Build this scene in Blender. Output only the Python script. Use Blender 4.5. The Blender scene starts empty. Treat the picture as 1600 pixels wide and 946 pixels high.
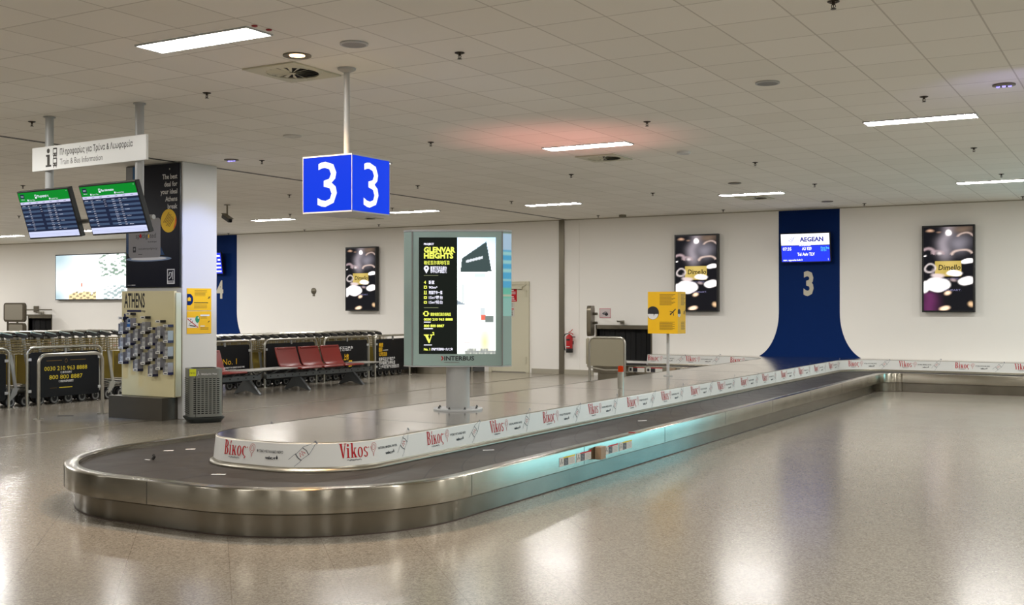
import bpy, bmesh, math, random
from mathutils import Matrix, Vector
from mathutils.geometry import tessellate_polygon
random.seed(7)
PI = math.pi
SC = bpy.context.scene
COL = SC.collection
CEIL = 3.618
WALL = 23.2

# ------------------------------------------------------------------ camera
cam_d = bpy.data.cameras.new('camera')
cam_d.sensor_width = 36.0
cam_d.lens = 1740.67 / 1600 * 36
cam_d.clip_end = 200
cam = bpy.data.objects.new('camera', cam_d)
COL.objects.link(cam)
cam.location = (0, 0, 1.58)
cam.rotation_euler = (PI / 2 + 0.0037, 0, 0.523)
SC.camera = cam

# ------------------------------------------------------------------ view, world
SC.view_settings.view_transform = 'Standard'
SC.view_settings.look = 'None'
SC.view_settings.exposure = 0.1
SC.view_settings.gamma = 1.0
SC.view_settings.use_curve_mapping = False
try:
    SC.cycles.use_denoising = True
    SC.cycles.max_bounces = 10
    SC.cycles.diffuse_bounces = 5
    SC.cycles.glossy_bounces = 5
    SC.cycles.sample_clamp_indirect = 6.0
    SC.cycles.caustics_reflective = True
    SC.cycles.blur_glossy = 1.0
    SC.cycles.caustics_refractive = False
except Exception:
    pass
world = bpy.data.worlds.new('world')
SC.world = world
world.use_nodes = True
world.node_tree.nodes['Background'].inputs[0].default_value = (1, .95, .85, 1)
world.node_tree.nodes['Background'].inputs[1].default_value = 0.05

PANEL_L = 88.0            # radiance of the ceiling light panels
LIGHT_COL = (1.0, .985, .96)

def area_lamp(name, loc, sx, sy, energy, col, rot=(0, 0, 0)):
    d = bpy.data.lights.new(name, 'AREA')
    d.shape = 'RECTANGLE'; d.size = sx; d.size_y = sy
    d.energy = energy; d.color = col
    o = bpy.data.objects.new(name, d); COL.objects.link(o)
    o.location = loc; o.rotation_euler = rot
    return o

def spot_lamp(name, loc, target, energy, col, angle, blend=.6, radius=.05):
    d = bpy.data.lights.new(name, 'SPOT')
    d.energy = energy; d.color = col; d.spot_size = math.radians(angle)
    d.spot_blend = blend; d.shadow_soft_size = radius
    o = bpy.data.objects.new(name, d); COL.objects.link(o)
    o.location = loc
    o.rotation_euler = (Vector(target) - Vector(loc)).to_track_quat('-Z', 'Y').to_euler()
    return o

# unseen ceiling panel lamps; rows continued, far left ones added to brighten that side
for _x, _y in [(5.4, -5), (1.3, -5), (-2.75, -5), (-6.8, -5), (-10.9, -5), (-17, -5),
               (5.4, -.5), (1.3, -.5), (-2.2, -.5), (-6.2, -.5), (-10.3, -.5), (-17, -.5),
               (5.4, 6.2), (1.3, 6.2), (-2.2, 6.2), (-10.3, 6.2), (-14.4, 6.2), (-18.5, 6.2), (-24, 6.2),
               (5.4, 12.7), (1.85, 12.7), (-18.4, 12.7), (-24, 12.7), (-30, 12.7), (-30, 6.2), (-36, 6.2), (-36, 12.7), (-36, 19.5), (-33, 19.5), (-21.5, 19.5), (5.4, 19.5), (1.85, 19.5)]:
    area_lamp('unseen_panel_lamp', (_x, _y, CEIL - .012), 1.14, .26, PANEL_L * PI * 1.14 * .26 * 1.15 * (.5 if _y < 0 else .8 if _y < 7 else 1.35), LIGHT_COL)
# unseen coloured lamps, added for the tints on belt, pillar, floor and ceiling
area_lamp('cyan_display_lamp', (2.7, 22.9, 1.4), 5.6, 2.2, 130, (.16, .78, 1.0), (PI / 2, 0, PI))
spot_lamp('pillar_spot_lamp', (-8.9, 10.6, 3.5), (-11.78, 11.50, 2.3), 330, (.42, .52, 1.0), 30, .7)
spot_lamp('pink_tint_lamp', (-6.2, 12.1, 1.5), (-6.2, 12.05, CEIL), 85, (1, .33, .28), 85, 1)  # unseen uplight placed freely in mid-air to tint the ceiling pink
spot_lamp('blue_spot_lamp', (-12.4, 9.6, 3.5), (-13.1, 10.9, 0), 160, (.1, .4, 1), 30, .9)
spot_lamp('violet_tint_lamp', (-.9, 10.2, 2.6), (-1.1, 11.2, CEIL), 16, (.45, .4, 1), 80, 1)  # unseen uplight added for the violet tint on the ceiling

# ------------------------------------------------------------------ materials
def lin(c):
    return tuple(((v / 255) / 12.92 if v / 255 <= .04045 else ((v / 255 + .055) / 1.055) ** 2.4) for v in c[:3]) + (1,)

MATS = {}
def mat(name, rgb, rough=.5, metal=0.0, emit=0.0, spec=.5, coat=0.0, noise=0.0, nscale=30, bump=0.0):
    if name in MATS:
        return MATS[name]
    m = bpy.data.materials.new(name); m.use_nodes = True
    nt = m.node_tree; b = nt.nodes['Principled BSDF']
    c = lin(rgb)
    b.inputs['Base Color'].default_value = c
    b.inputs['Roughness'].default_value = rough
    b.inputs['Metallic'].default_value = metal
    b.inputs['Specular IOR Level'].default_value = spec
    b.inputs['Coat Weight'].default_value = coat
    if emit:
        b.inputs['Emission Color'].default_value = c
        b.inputs['Emission Strength'].default_value = emit
    if noise or bump:
        tc = nt.nodes.new('ShaderNodeTexCoord'); n = nt.nodes.new('ShaderNodeTexNoise')
        n.inputs['Scale'].default_value = nscale; n.inputs['Detail'].default_value = 4
        nt.links.new(tc.outputs['Object'], n.inputs['Vector'])
        if noise:
            mx = nt.nodes.new('ShaderNodeMix'); mx.data_type = 'RGBA'
            mx.inputs[6].default_value = tuple(v * (1 - noise) for v in c[:3]) + (1,)
            mx.inputs[7].default_value = tuple(min(1, v * (1 + noise)) for v in c[:3]) + (1,)
            nt.links.new(n.outputs['Fac'], mx.inputs[0]); nt.links.new(mx.outputs[2], b.inputs['Base Color'])
        if bump:
            bp = nt.nodes.new('ShaderNodeBump'); bp.inputs['Strength'].default_value = bump
            bp.inputs['Distance'].default_value = .002
            nt.links.new(n.outputs['Fac'], bp.inputs['Height']); nt.links.new(bp.outputs[0], b.inputs['Normal'])
    MATS[name] = m
    return m

def emis(name, rgb, s=1.0):
    if name in MATS:
        return MATS[name]
    m = bpy.data.materials.new(name); m.use_nodes = True
    b = m.node_tree.nodes['Principled BSDF']
    b.inputs['Base Color'].default_value = (.002, .002, .002, 1)
    b.inputs['Roughness'].default_value = .3; b.inputs['Specular IOR Level'].default_value = .03
    b.inputs['Emission Color'].default_value = lin(rgb)
    b.inputs['Emission Strength'].default_value = s
    MATS[name] = m
    return m

def screen_mat(name, s=1.0):
    if name in MATS:
        return MATS[name]
    m = bpy.data.materials.new(name); m.use_nodes = True
    nt = m.node_tree; b = nt.nodes['Principled BSDF']
    a = nt.nodes.new('ShaderNodeVertexColor'); a.layer_name = 'picture'
    b.inputs['Base Color'].default_value = (.01, .01, .01, 1)
    b.inputs['Roughness'].default_value = .3; b.inputs['Specular IOR Level'].default_value = .03
    nt.links.new(a.outputs['Color'], b.inputs['Emission Color'])
    b.inputs['Emission Strength'].default_value = s
    MATS[name] = m
    return m

class NT:
    """small helper for node graphs"""
    def __init__(s, name):
        s.m = bpy.data.materials.new(name); s.m.use_nodes = True
        s.t = s.m.node_tree; s.b = s.t.nodes['Principled BSDF']
    def n(s, t, **k):
        x = s.t.nodes.new(t)
        for a, v in k.items(): setattr(x, a, v)
        return x
    def l(s, a, b): s.t.links.new(a, b)
    def math(s, op, a, b=None, c=None):
        x = s.n('ShaderNodeMath', operation=op)
        for i, v in enumerate((a, b, c)):
            if v is None: continue
            if isinstance(v, (int, float)): x.inputs[i].default_value = v
            else: s.l(v, x.inputs[i])
        return x.outputs[0]
    def mix(s, f, a, b):
        x = s.n('ShaderNodeMix', data_type='RGBA')
        for i, v in ((0, f), (6, a), (7, b)):
            if isinstance(v, (int, float)): x.inputs[i].default_value = v
            elif isinstance(v, tuple): x.inputs[i].default_value = v
            else: s.l(v, x.inputs[i])
        return x.outputs[2]
    def line(s, coord, period, off, w):
        """1 on grid lines of half width w"""
        f = s.math('FRACT', s.math('ADD', s.math('DIVIDE', s.math('SUBTRACT', coord, off), period), 500.5))
        return s.math('LESS_THAN', s.math('ABSOLUTE', s.math('SUBTRACT', f, .5)), w / period)

def floor_material():
    g = NT('terrazzo_floor'); MATS['floor'] = g.m
    tc = g.n('ShaderNodeTexCoord'); sep = g.n('ShaderNodeSeparateXYZ'); g.l(tc.outputs['Object'], sep.inputs[0])
    x, y = sep.outputs[0], sep.outputs[1]
    u = g.math('MULTIPLY', g.math('ADD', x, y), .7071); v = g.math('MULTIPLY', g.math('SUBTRACT', x, y), .7071)
    v1 = g.n('ShaderNodeTexVoronoi'); v1.inputs['Scale'].default_value = 90; g.l(tc.outputs['Object'], v1.inputs['Vector'])
    n1 = g.n('ShaderNodeTexNoise'); n1.inputs['Scale'].default_value = 170; n1.inputs['Detail'].default_value = 2
    g.l(tc.outputs['Object'], n1.inputs['Vector'])
    n2 = g.n('ShaderNodeTexNoise'); n2.inputs['Scale'].default_value = .5; n2.inputs['Detail'].default_value = 3
    g.l(tc.outputs['Object'], n2.inputs['Vector'])
    bw = g.n('ShaderNodeRGBToBW'); g.l(v1.outputs['Color'], bw.inputs[0])
    c = g.mix(bw.outputs[0], lin((112, 105, 94)), lin((163, 156, 144)))
    dk = g.math('GREATER_THAN', n1.outputs['Fac'], .64)
    c = g.mix(g.math('MULTIPLY', dk, .6), c, lin((92, 80, 64)))
    lt = g.math('LESS_THAN', n1.outputs['Fac'], .36)
    c = g.mix(g.math('MULTIPLY', lt, .5), c, lin((200, 192, 176)))
    c = g.mix(g.math('MULTIPLY', g.math('SUBTRACT', n2.outputs['Fac'], .35), .5), c, lin((142, 132, 119)))
    ln = g.math('MAXIMUM', g.line(u, .61, .1, .0022), g.line(v, .61, .22, .0022))
    c = g.mix(g.math('MULTIPLY', ln, .45), c, lin((92, 80, 64)))
    g.l(c, g.b.inputs['Base Color'])
    n3 = g.n('ShaderNodeTexNoise'); n3.inputs['Scale'].default_value = 2.2; n3.inputs['Detail'].default_value = 4
    g.l(tc.outputs['Object'], n3.inputs['Vector'])
    r = g.math('MULTIPLY_ADD', n3.outputs['Fac'], .07, .16)
    g.l(r, g.b.inputs['Roughness'])
    g.b.inputs['Specular IOR Level'].default_value = .5
    n4 = g.n('ShaderNodeTexNoise'); n4.inputs['Scale'].default_value = 3.0; n4.inputs['Detail'].default_value = 2
    g.l(tc.outputs['Object'], n4.inputs['Vector'])
    bp = g.n('ShaderNodeBump'); bp.inputs['Strength'].default_value = .05; bp.inputs['Distance'].default_value = .02
    g.l(n4.outputs['Fac'], bp.inputs['Height']); g.l(bp.outputs[0], g.b.inputs['Normal'])
    return g.m

def ceiling_material():
    g = NT('ceiling_tiles'); MATS['ceiling'] = g.m
    tc = g.n('ShaderNodeTexCoord'); sep = g.n('ShaderNodeSeparateXYZ'); g.l(tc.outputs['Object'], sep.inputs[0])
    x, y = sep.outputs[0], sep.outputs[1]
    ln = g.math('MAXIMUM', g.line(x, .5706, -3.903, .0065), g.line(y, .6318, 6.465, .0065))
    cx = g.math('FLOOR', g.math('DIVIDE', g.math('SUBTRACT', x, -3.903), .5706))
    cy = g.math('FLOOR', g.math('DIVIDE', g.math('SUBTRACT', y, 6.465), .6318))
    cb = g.n('ShaderNodeCombineXYZ'); g.l(cx, cb.inputs[0]); g.l(cy, cb.inputs[1])
    wn = g.n('ShaderNodeTexWhiteNoise', noise_dimensions='3D'); g.l(cb.outputs[0], wn.inputs['Vector'])
    c = g.mix(wn.outputs['Value'], lin((234, 231, 222)), lin((240, 237, 229)))
    n = g.n('ShaderNodeTexNoise'); n.inputs['Scale'].default_value = 160; n.inputs['Detail'].default_value = 3
    g.l(tc.outputs['Object'], n.inputs['Vector'])
    c = g.mix(g.math('MULTIPLY', n.outputs['Fac'], .08), c, lin((150, 142, 124)))
    c = g.mix(g.math('MULTIPLY', ln, .38), c, lin((122, 110, 94)))
    g.l(c, g.b.inputs['Base Color'])
    g.b.inputs['Roughness'].default_value = .85; g.b.inputs['Specular IOR Level'].default_value = .2
    bp = g.n('ShaderNodeBump'); bp.inputs['Strength'].default_value = .15; bp.inputs['Distance'].default_value = .004
    inv = g.math('SUBTRACT', 1.0, ln); g.l(inv, bp.inputs['Height']); g.l(bp.outputs[0], g.b.inputs['Normal'])
    return g.m

def steel_material(name, rgb, rough, stretch=(3, 3, 120), var=.12):
    g = NT(name); MATS[name] = g.m
    tc = g.n('ShaderNodeTexCoord'); mp = g.n('ShaderNodeMapping'); mp.inputs['Scale'].default_value = stretch
    g.l(tc.outputs['Object'], mp.inputs[0])
    n = g.n('ShaderNodeTexNoise'); n.inputs['Scale'].default_value = 1; n.inputs['Detail'].default_value = 5
    g.l(mp.outputs[0], n.inputs['Vector'])
    n2 = g.n('ShaderNodeTexNoise'); n2.inputs['Scale'].default_value = 5; n2.inputs['Detail'].default_value = 5
    g.l(tc.outputs['Object'], n2.inputs['Vector'])
    f = g.math('ADD', g.math('MULTIPLY', n.outputs['Fac'], .5), g.math('MULTIPLY', n2.outputs['Fac'], .5))
    c0 = lin(rgb)
    c = g.mix(f, tuple(v * (1 - var * 2) for v in c0[:3]) + (1,), tuple(min(1, v * (1 + var * 2)) for v in c0[:3]) + (1,))
    g.l(c, g.b.inputs['Base Color'])
    g.b.inputs['Metallic'].default_value = 1.0
    g.l(g.math('MULTIPLY_ADD', f, .14, rough - .07), g.b.inputs['Roughness'])
    return g.m

def belt_material():
    g = NT('rubber_belt'); MATS['belt'] = g.m
    uv = g.n('ShaderNodeUVMap'); uv.uv_map = 'belt'
    sep = g.n('ShaderNodeSeparateXYZ'); g.l(uv.outputs[0], sep.inputs[0])
    u, v = sep.outputs[0], sep.outputs[1]
    dv = g.math('SUBTRACT', v, .5)
    cu = g.math('ADD', u, g.math('MULTIPLY', g.math('MULTIPLY', dv, dv), 1.1))
    ln = g.line(cu, .5, 0.0, .010)
    tc = g.n('ShaderNodeTexCoord')
    n = g.n('ShaderNodeTexNoise'); n.inputs['Scale'].default_value = 4; n.inputs['Detail'].default_value = 6
    g.l(tc.outputs['Object'], n.inputs['Vector'])
    c = g.mix(n.outputs['Fac'], lin((30, 28, 27)), lin((56, 53, 50)))
    c = g.mix(ln, c, lin((12, 12, 12)))
    g.l(c, g.b.inputs['Base Color'])
    g.l(g.math('MULTIPLY_ADD', n.outputs['Fac'], .2, .42), g.b.inputs['Roughness']); g.b.inputs['Specular IOR Level'].default_value = .25
    bp = g.n('ShaderNodeBump'); bp.inputs['Strength'].default_value = .6; bp.inputs['Distance'].default_value = .004
    g.l(g.math('SUBTRACT', 1.0, ln), bp.inputs['Height']); g.l(bp.outputs[0], g.b.inputs['Normal'])
    return g.m

def rim_material(key, k):
    g = NT('brushed_' + key); MATS[key] = g.m
    tc = g.n('ShaderNodeTexCoord')
    n = g.n('ShaderNodeTexNoise'); n.inputs['Scale'].default_value = 3; n.inputs['Detail'].default_value = 5
    g.l(tc.outputs['Object'], n.inputs['Vector'])
    c = g.mix(n.outputs['Fac'], lin((142 * k, 136 * k, 122 * k)), lin((172 * k, 166 * k, 153 * k)))
    g.l(c, g.b.inputs['Base Color'])
    g.b.inputs['Metallic'].default_value = 1.0
    g.l(g.math('MULTIPLY_ADD', n.outputs['Fac'], .08, .17), g.b.inputs['Roughness'])
    g.b.inputs['Anisotropic'].default_value = .88
    g.b.inputs['Anisotropic Rotation'].default_value = RIM_ROT
    tg = g.n('ShaderNodeTangent'); tg.direction_type = 'UV_MAP'; tg.uv_map = 'brush'
    g.l(tg.outputs[0], g.b.inputs['Tangent'])
    return g.m
RIM_ROT = 0.25
rim_material('rim_steel', 1.0); rim_material('plinth_steel_shaded', .80)  # plinth repeats the rim steel with its recess shade put into the colour
floor_material(); ceiling_material(); belt_material()
steel_material('steel', (150, 144, 130), .3, (4, 4, 20), .035)
steel_material('deck_steel', (214, 209, 203), .15, (1.5, 45, 1), .05)
steel_material('tube_steel', (185, 182, 172), .3, (8, 8, 8), .05)
mat('wall', (240, 237, 231), .55, noise=.015, nscale=.6)
steel_material('lip_steel', (150, 145, 132), .35, (8, 8, 8), .05)
mat('trim_metal', (122, 116, 102), .4, .8)
mat('skirting', (168, 162, 146), .5)
mat('white', (226, 226, 222), .35); mat('offwhite', (205, 203, 196), .5)
mat('black', (14, 14, 15), .35); mat('matblack', (7, 7, 8), .8); mat('softblack', (26, 26, 27), .6)
mat('navy', (2, 36, 92), .6, spec=.1); mat('grey', (128, 128, 126), .45); mat('lightgrey', (178, 180, 180), .4)
mat('darkgrey', (62, 62, 60), .45); mat('red', (190, 22, 28), .35); mat('printred', (184, 10, 28), .45, spec=.3)
mat('printgrey', (92, 94, 100), .5); mat('printlight', (168, 170, 174), .5); mat('bottle_line', (118, 122, 132), .5); mat('printblack', (34, 34, 40), .5)
mat('yellow', (238, 186, 10), .5); mat('yellowprint', (212, 190, 32), .5); mat('whiteprint', (222, 222, 222), .5)
mat('text_dark', (40, 38, 30), .6)

# ------------------------------------------------------------------ mesh building
_glyph = {}
def glyphs(body, bold):
    k = (body, bold)
    if k not in _glyph:
        cu = bpy.data.curves.new('lettering_curve', 'FONT')
        cu.body = body; cu.size = 1; cu.resolution_u = 2; cu.offset = bold
        ob = bpy.data.objects.new('lettering_curve', cu); COL.objects.link(ob)
        dg = bpy.context.evaluated_depsgraph_get(); ev = ob.evaluated_get(dg); me = ev.to_mesh()
        vs = [(v.co.x, v.co.y) for v in me.vertices]; fs = [tuple(p.vertices) for p in me.polygons]
        ev.to_mesh_clear(); bpy.data.objects.remove(ob); bpy.data.curves.remove(cu)
        _glyph[k] = (vs, fs)
    return _glyph[k]

I4 = Matrix.Identity(4)
def T(x, y, z): return Matrix.Translation((x, y, z))
def RZ(a): return Matrix.Rotation(a, 4, 'Z')
def RX(a): return Matrix.Rotation(a, 4, 'X')
def RY(a): return Matrix.Rotation(a, 4, 'Y')
def frame(o, ux, uy):
    ux = Vector(ux).normalized(); uy = Vector(uy).normalized(); n = ux.cross(uy)
    m = Matrix((ux, uy, n)).transposed().to_4x4(); m.translation = Vector(o)
    return m

class MB:
    def __init__(s): s.v = []; s.f = []; s.m = []; s.fn = None
    def add(s, vs, fs, mi=0, M=None):
        b = len(s.v)
        for p in vs:
            p = Vector(p)
            if M is not None: p = M @ p
            if s.fn: p = Vector(s.fn(p))
            s.v.append(p)
        for f in fs: s.f.append(tuple(b + i for i in f)); s.m.append(mi)
        return s
    def bx(s, x0, x1, y0, y1, z0, z1, mi=0, M=None):
        v = [(x0, y0, z0), (x1, y0, z0), (x1, y1, z0), (x0, y1, z0), (x0, y0, z1), (x1, y0, z1), (x1, y1, z1), (x0, y1, z1)]
        return s.add(v, [(3, 2, 1, 0), (4, 5, 6, 7), (0, 1, 5, 4), (1, 2, 6, 5), (2, 3, 7, 6), (3, 0, 4, 7)], mi, M)
    def box(s, c, d, mi=0, M=None):
        return s.bx(c[0] - d[0] / 2, c[0] + d[0] / 2, c[1] - d[1] / 2, c[1] + d[1] / 2, c[2] - d[2] / 2, c[2] + d[2] / 2, mi, M)
    def tube(s, pts, r, n=8, mi=0, M=None, closed=False):
        P = [Vector(p) for p in pts]; N = len(P); vs = []; fs = []
        prev = None
        for i, p in enumerate(P):
            if closed: t = P[(i + 1) % N] - P[i - 1]
            else: t = P[min(i + 1, N - 1)] - P[max(i - 1, 0)]
            t.normalize()
            a = prev if prev is not None else (Vector((0, 0, 1)) if abs(t.z) < .9 else Vector((1, 0, 0)))
            a = a - t * a.dot(t)
            if a.length < 1e-6: a = t.orthogonal()
            a.normalize(); b = t.cross(a); prev = a
            for k in range(n):
                w = 2 * PI * k / n
                vs.append(p + a * (r * math.cos(w)) + b * (r * math.sin(w)))
        for i in range(N if closed else N - 1):
            j = (i + 1) % N
            for k in range(n): fs.append((i * n + k, i * n + (k + 1) % n, j * n + (k + 1) % n, j * n + k))
        if not closed:
            fs.append(tuple(range(n - 1, -1, -1))); fs.append(tuple((N - 1) * n + k for k in range(n)))
        return s.add(vs, fs, mi, M)
    def lathe(s, prof, n=24, mi=0, M=None, cap=True):
        """profile of (radius, z) about the local z axis"""
        vs = []; fs = []; N = len(prof)
        for r, z in prof:
            for k in range(n): vs.append((r * math.cos(2 * PI * k / n), r * math.sin(2 * PI * k / n), z))
        for i in range(N - 1):
            for k in range(n): fs.append((i * n + k, i * n + (k + 1) % n, (i + 1) * n + (k + 1) % n, (i + 1) * n + k))
        if cap:
            if prof[0][0] > 1e-4: fs.append(tuple(range(n - 1, -1, -1)))
            if prof[-1][0] > 1e-4: fs.append(tuple((N - 1) * n + k for k in range(n)))
        return s.add(vs, fs, mi, M)
    def cyl(s, c, r, z0, z1, n=20, mi=0, M=None):
        MM = T(c[0], c[1], 0); MM = M @ MM if M is not None else MM
        return s.lathe([(r, z0), (r, z1)], n, mi, MM)
    def poly(s, pts, z=0.0, mi=0, M=None):
        P = [Vector((p[0], p[1], z)) for p in pts]
        tr = tessellate_polygon([P])
        ar = sum(P[i].x * P[(i + 1) % len(P)].y - P[(i + 1) % len(P)].x * P[i].y for i in range(len(P)))
        fs = []
        for t in tr:
            a, b, c = (P[i] for i in t)
            fs.append(tuple(t) if (b - a).cross(c - a).z > 0 else tuple(reversed(t)))
        return s.add(P, fs, mi, M)
    def prism(s, pts, z0, z1, mi=0, M=None):
        ar = sum(pts[i][0] * pts[(i + 1) % len(pts)][1] - pts[(i + 1) % len(pts)][0] * pts[i][1] for i in range(len(pts)))
        if ar < 0: pts = pts[::-1]
        n = len(pts)
        vs = [(p[0], p[1], z0) for p in pts] + [(p[0], p[1], z1) for p in pts]
        tr = tessellate_polygon([[Vector((p[0], p[1], 0)) for p in pts]])
        fs = [(i, (i + 1) % n, n + (i + 1) % n, n + i) for i in range(n)]
        for t in tr:
            a, b, c = (Vector((pts[i][0], pts[i][1], 0)) for i in t)
            t = tuple(t) if (b - a).cross(c - a).z > 0 else tuple(reversed(t))
            fs.append(tuple(n + i for i in t)); fs.append(tuple(reversed(t)))
        return s.add(vs, fs, mi, M)
    def rect(s, x0, x1, y0, y1, z=0.0, mi=0, M=None):
        return s.add([(x0, y0, z), (x1, y0, z), (x1, y1, z), (x0, y1, z)], [(0, 1, 2, 3)], mi, M)
    def disc(s, x, y, rx, ry=None, z=0.0, mi=0, M=None, n=24, a0=0, a1=2 * PI):
        ry = ry or rx
        full = abs(a1 - a0 - 2 * PI) < 1e-4
        P = [(x + rx * math.cos(a0 + (a1 - a0) * k / (n if full else n - 1)), y + ry * math.sin(a0 + (a1 - a0) * k / (n if full else n - 1)), z) for k in range(n)]
        return s.add(P, [tuple(range(n))], mi, M)
    def stroke(s, pts, w, z=0.0, mi=0, M=None):
        vs = []; fs = []; N = len(pts)
        for i in range(N):
            a = pts[max(i - 1, 0)]; b = pts[min(i + 1, N - 1)]
            dx, dy = b[0] - a[0], b[1] - a[1]; L = math.hypot(dx, dy) or 1
            nx, ny = -dy / L * w / 2, dx / L * w / 2
            vs += [(pts[i][0] - nx, pts[i][1] - ny, z), (pts[i][0] + nx, pts[i][1] + ny, z)]
        for i in range(N - 1): fs.append((2 * i, 2 * i + 2, 2 * i + 3, 2 * i + 1))
        return s.add(vs, fs, mi, M)
    def text(s, body, x, y, cap, mi=0, M=None, z=0.0, w=None, xs=1.0, bold=0.0, align='l', sh=0.0):
        vs, fs = glyphs(body, bold)
        if not vs: return s
        x0 = min(p[0] for p in vs); x1 = max(p[0] for p in vs)
        k = cap / .69; kx = k * xs
        if w: kx = w / (x1 - x0)
        W = (x1 - x0) * kx
        ox = x - {'l': 0, 'c': W / 2, 'r': W}[align]
        return s.add([(ox + (p[0] - x0) * kx + sh * p[1] * k, y + p[1] * k, z) for p in vs], fs, mi, M)
    def build(s, name, mats, parent=None, loc=None, smooth=40, bevel=0, seg=2, uv=None):
        me = bpy.data.meshes.new(name)
        if parent is not None: inv = ROOT[parent.name].inverted()
        elif loc is not None: inv = Matrix.Translation(loc).inverted()
        else: inv = I4
        me.from_pydata([inv @ p for p in s.v], [], s.f)
        if not isinstance(mats, (list, tuple)): mats = [mats]
        for m in mats: me.materials.append(MATS[m] if isinstance(m, str) else m)
        me.polygons.foreach_set('material_index', s.m)
        if smooth:
            me.polygons.foreach_set('use_smooth', [True] * len(me.polygons))
            me.set_sharp_from_angle(angle=math.radians(smooth))
        me.update()
        o = bpy.data.objects.new(name, me); COL.objects.link(o)
        if parent is not None:
            o.parent = parent; ROOT[o.name] = ROOT[parent.name]
        else:
            if loc is not None: o.location = loc
            ROOT[o.name] = Matrix.Translation(loc) if loc is not None else I4
        if bevel:
            b = o.modifiers.new('bevel', 'BEVEL'); b.width = bevel; b.segments = seg
            b.limit_method = 'ANGLE'; b.angle_limit = math.radians(35)
        return o

ROOT = {}
def tag(o, label, cat, group=None):
    o['label'] = label; o['category'] = cat
    if group: o['group'] = group
    return o
def thing(name, label, cat, loc, rz=0, group=None):
    o = bpy.data.objects.new(name, None); COL.objects.link(o)
    o.empty_display_size = .1
    o.location = loc; o.rotation_euler = (0, 0, rz)
    ROOT[o.name] = Matrix.Translation(loc) @ RZ(rz)
    return tag(o, label, cat, group)
def struct(o):
    o['kind'] = 'structure'; return o
def dup(root, loc, label, rz=None, group=None, name=None):
    r = root.copy(); COL.objects.link(r); r.location = loc
    if rz is not None: r.rotation_euler = (0, 0, rz)
    r['label'] = label
    if group: r['group'] = group
    for ch in list(root.children):
        c = ch.copy(); COL.objects.link(c); c.parent = r
        for g in list(ch.children):
            d = g.copy(); COL.objects.link(d); d.parent = c
    return r
def picture(name, w, h, nx, ny, fn, M, m, parent):
    """a lit picture: fine grid whose corner colours come from fn(u, v)"""
    vs = []; fs = []; cs = []
    for j in range(ny + 1):
        for i in range(nx + 1):
            vs.append(M @ Vector((w * (i / nx - .5), h * (j / ny - .5), 0)))
            cs.append(fn(i / nx, j / ny))
    for j in range(ny):
        for i in range(nx):
            a = j * (nx + 1) + i; fs.append((a, a + 1, a + nx + 2, a + nx + 1))
    inv = ROOT[parent.name].inverted()
    me = bpy.data.meshes.new(name); me.from_pydata([inv @ p for p in vs], [], fs)
    ca = me.color_attributes.new('picture', 'FLOAT_COLOR', 'POINT')
    for i, c in enumerate(cs): ca.data[i].color = (c[0], c[1], c[2], 1)
    me.materials.append(m)
    o = bpy.data.objects.new(name, me); COL.objects.link(o); o.parent = parent; ROOT[o.name] = ROOT[parent.name]
    return o

# ================================================================== the setting
XL, XR, YF = -42.0, 9.0, -9.0
struct(MB().bx(XL, XR, YF, WALL, -.12, 0).build('floor', 'floor', smooth=0))
struct(MB().bx(XL, XR, YF, WALL, CEIL, CEIL + .12).build('ceiling', 'ceiling', smooth=0))
# back wall with three baggage openings
OPEN = [(-31.25, -30.15, .42, 1.27), (-15.0, -14.15, .0, .95), (-11.12, -9.78, .35, 1.13)]
mb = MB()
xs = [XL] + [v for o in OPEN for v in o[:2]] + [XR]
for i in range(0, len(xs), 2): mb.bx(xs[i], xs[i + 1], WALL, WALL + .2, 0, CEIL)
for x0, x1, z0, z1 in OPEN:
    mb.bx(x0, x1, WALL, WALL + .2, z1, CEIL)
    if z0 > 0: mb.bx(x0, x1, WALL, WALL + .2, 0, z0)
struct(mb.build('wall_back', 'wall', smooth=0))
struct(MB().bx(XL - .2, XL, YF, WALL + .2, 0, CEIL).build('wall_left', 'wall', smooth=0))
struct(MB().bx(XR, XR + .2, YF, WALL + .2, 0, CEIL).build('wall_right', 'wall', smooth=0))
struct(MB().bx(XL, XR, YF - .2, YF, 0, CEIL).build('wall_front', 'wall', smooth=0))
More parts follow.
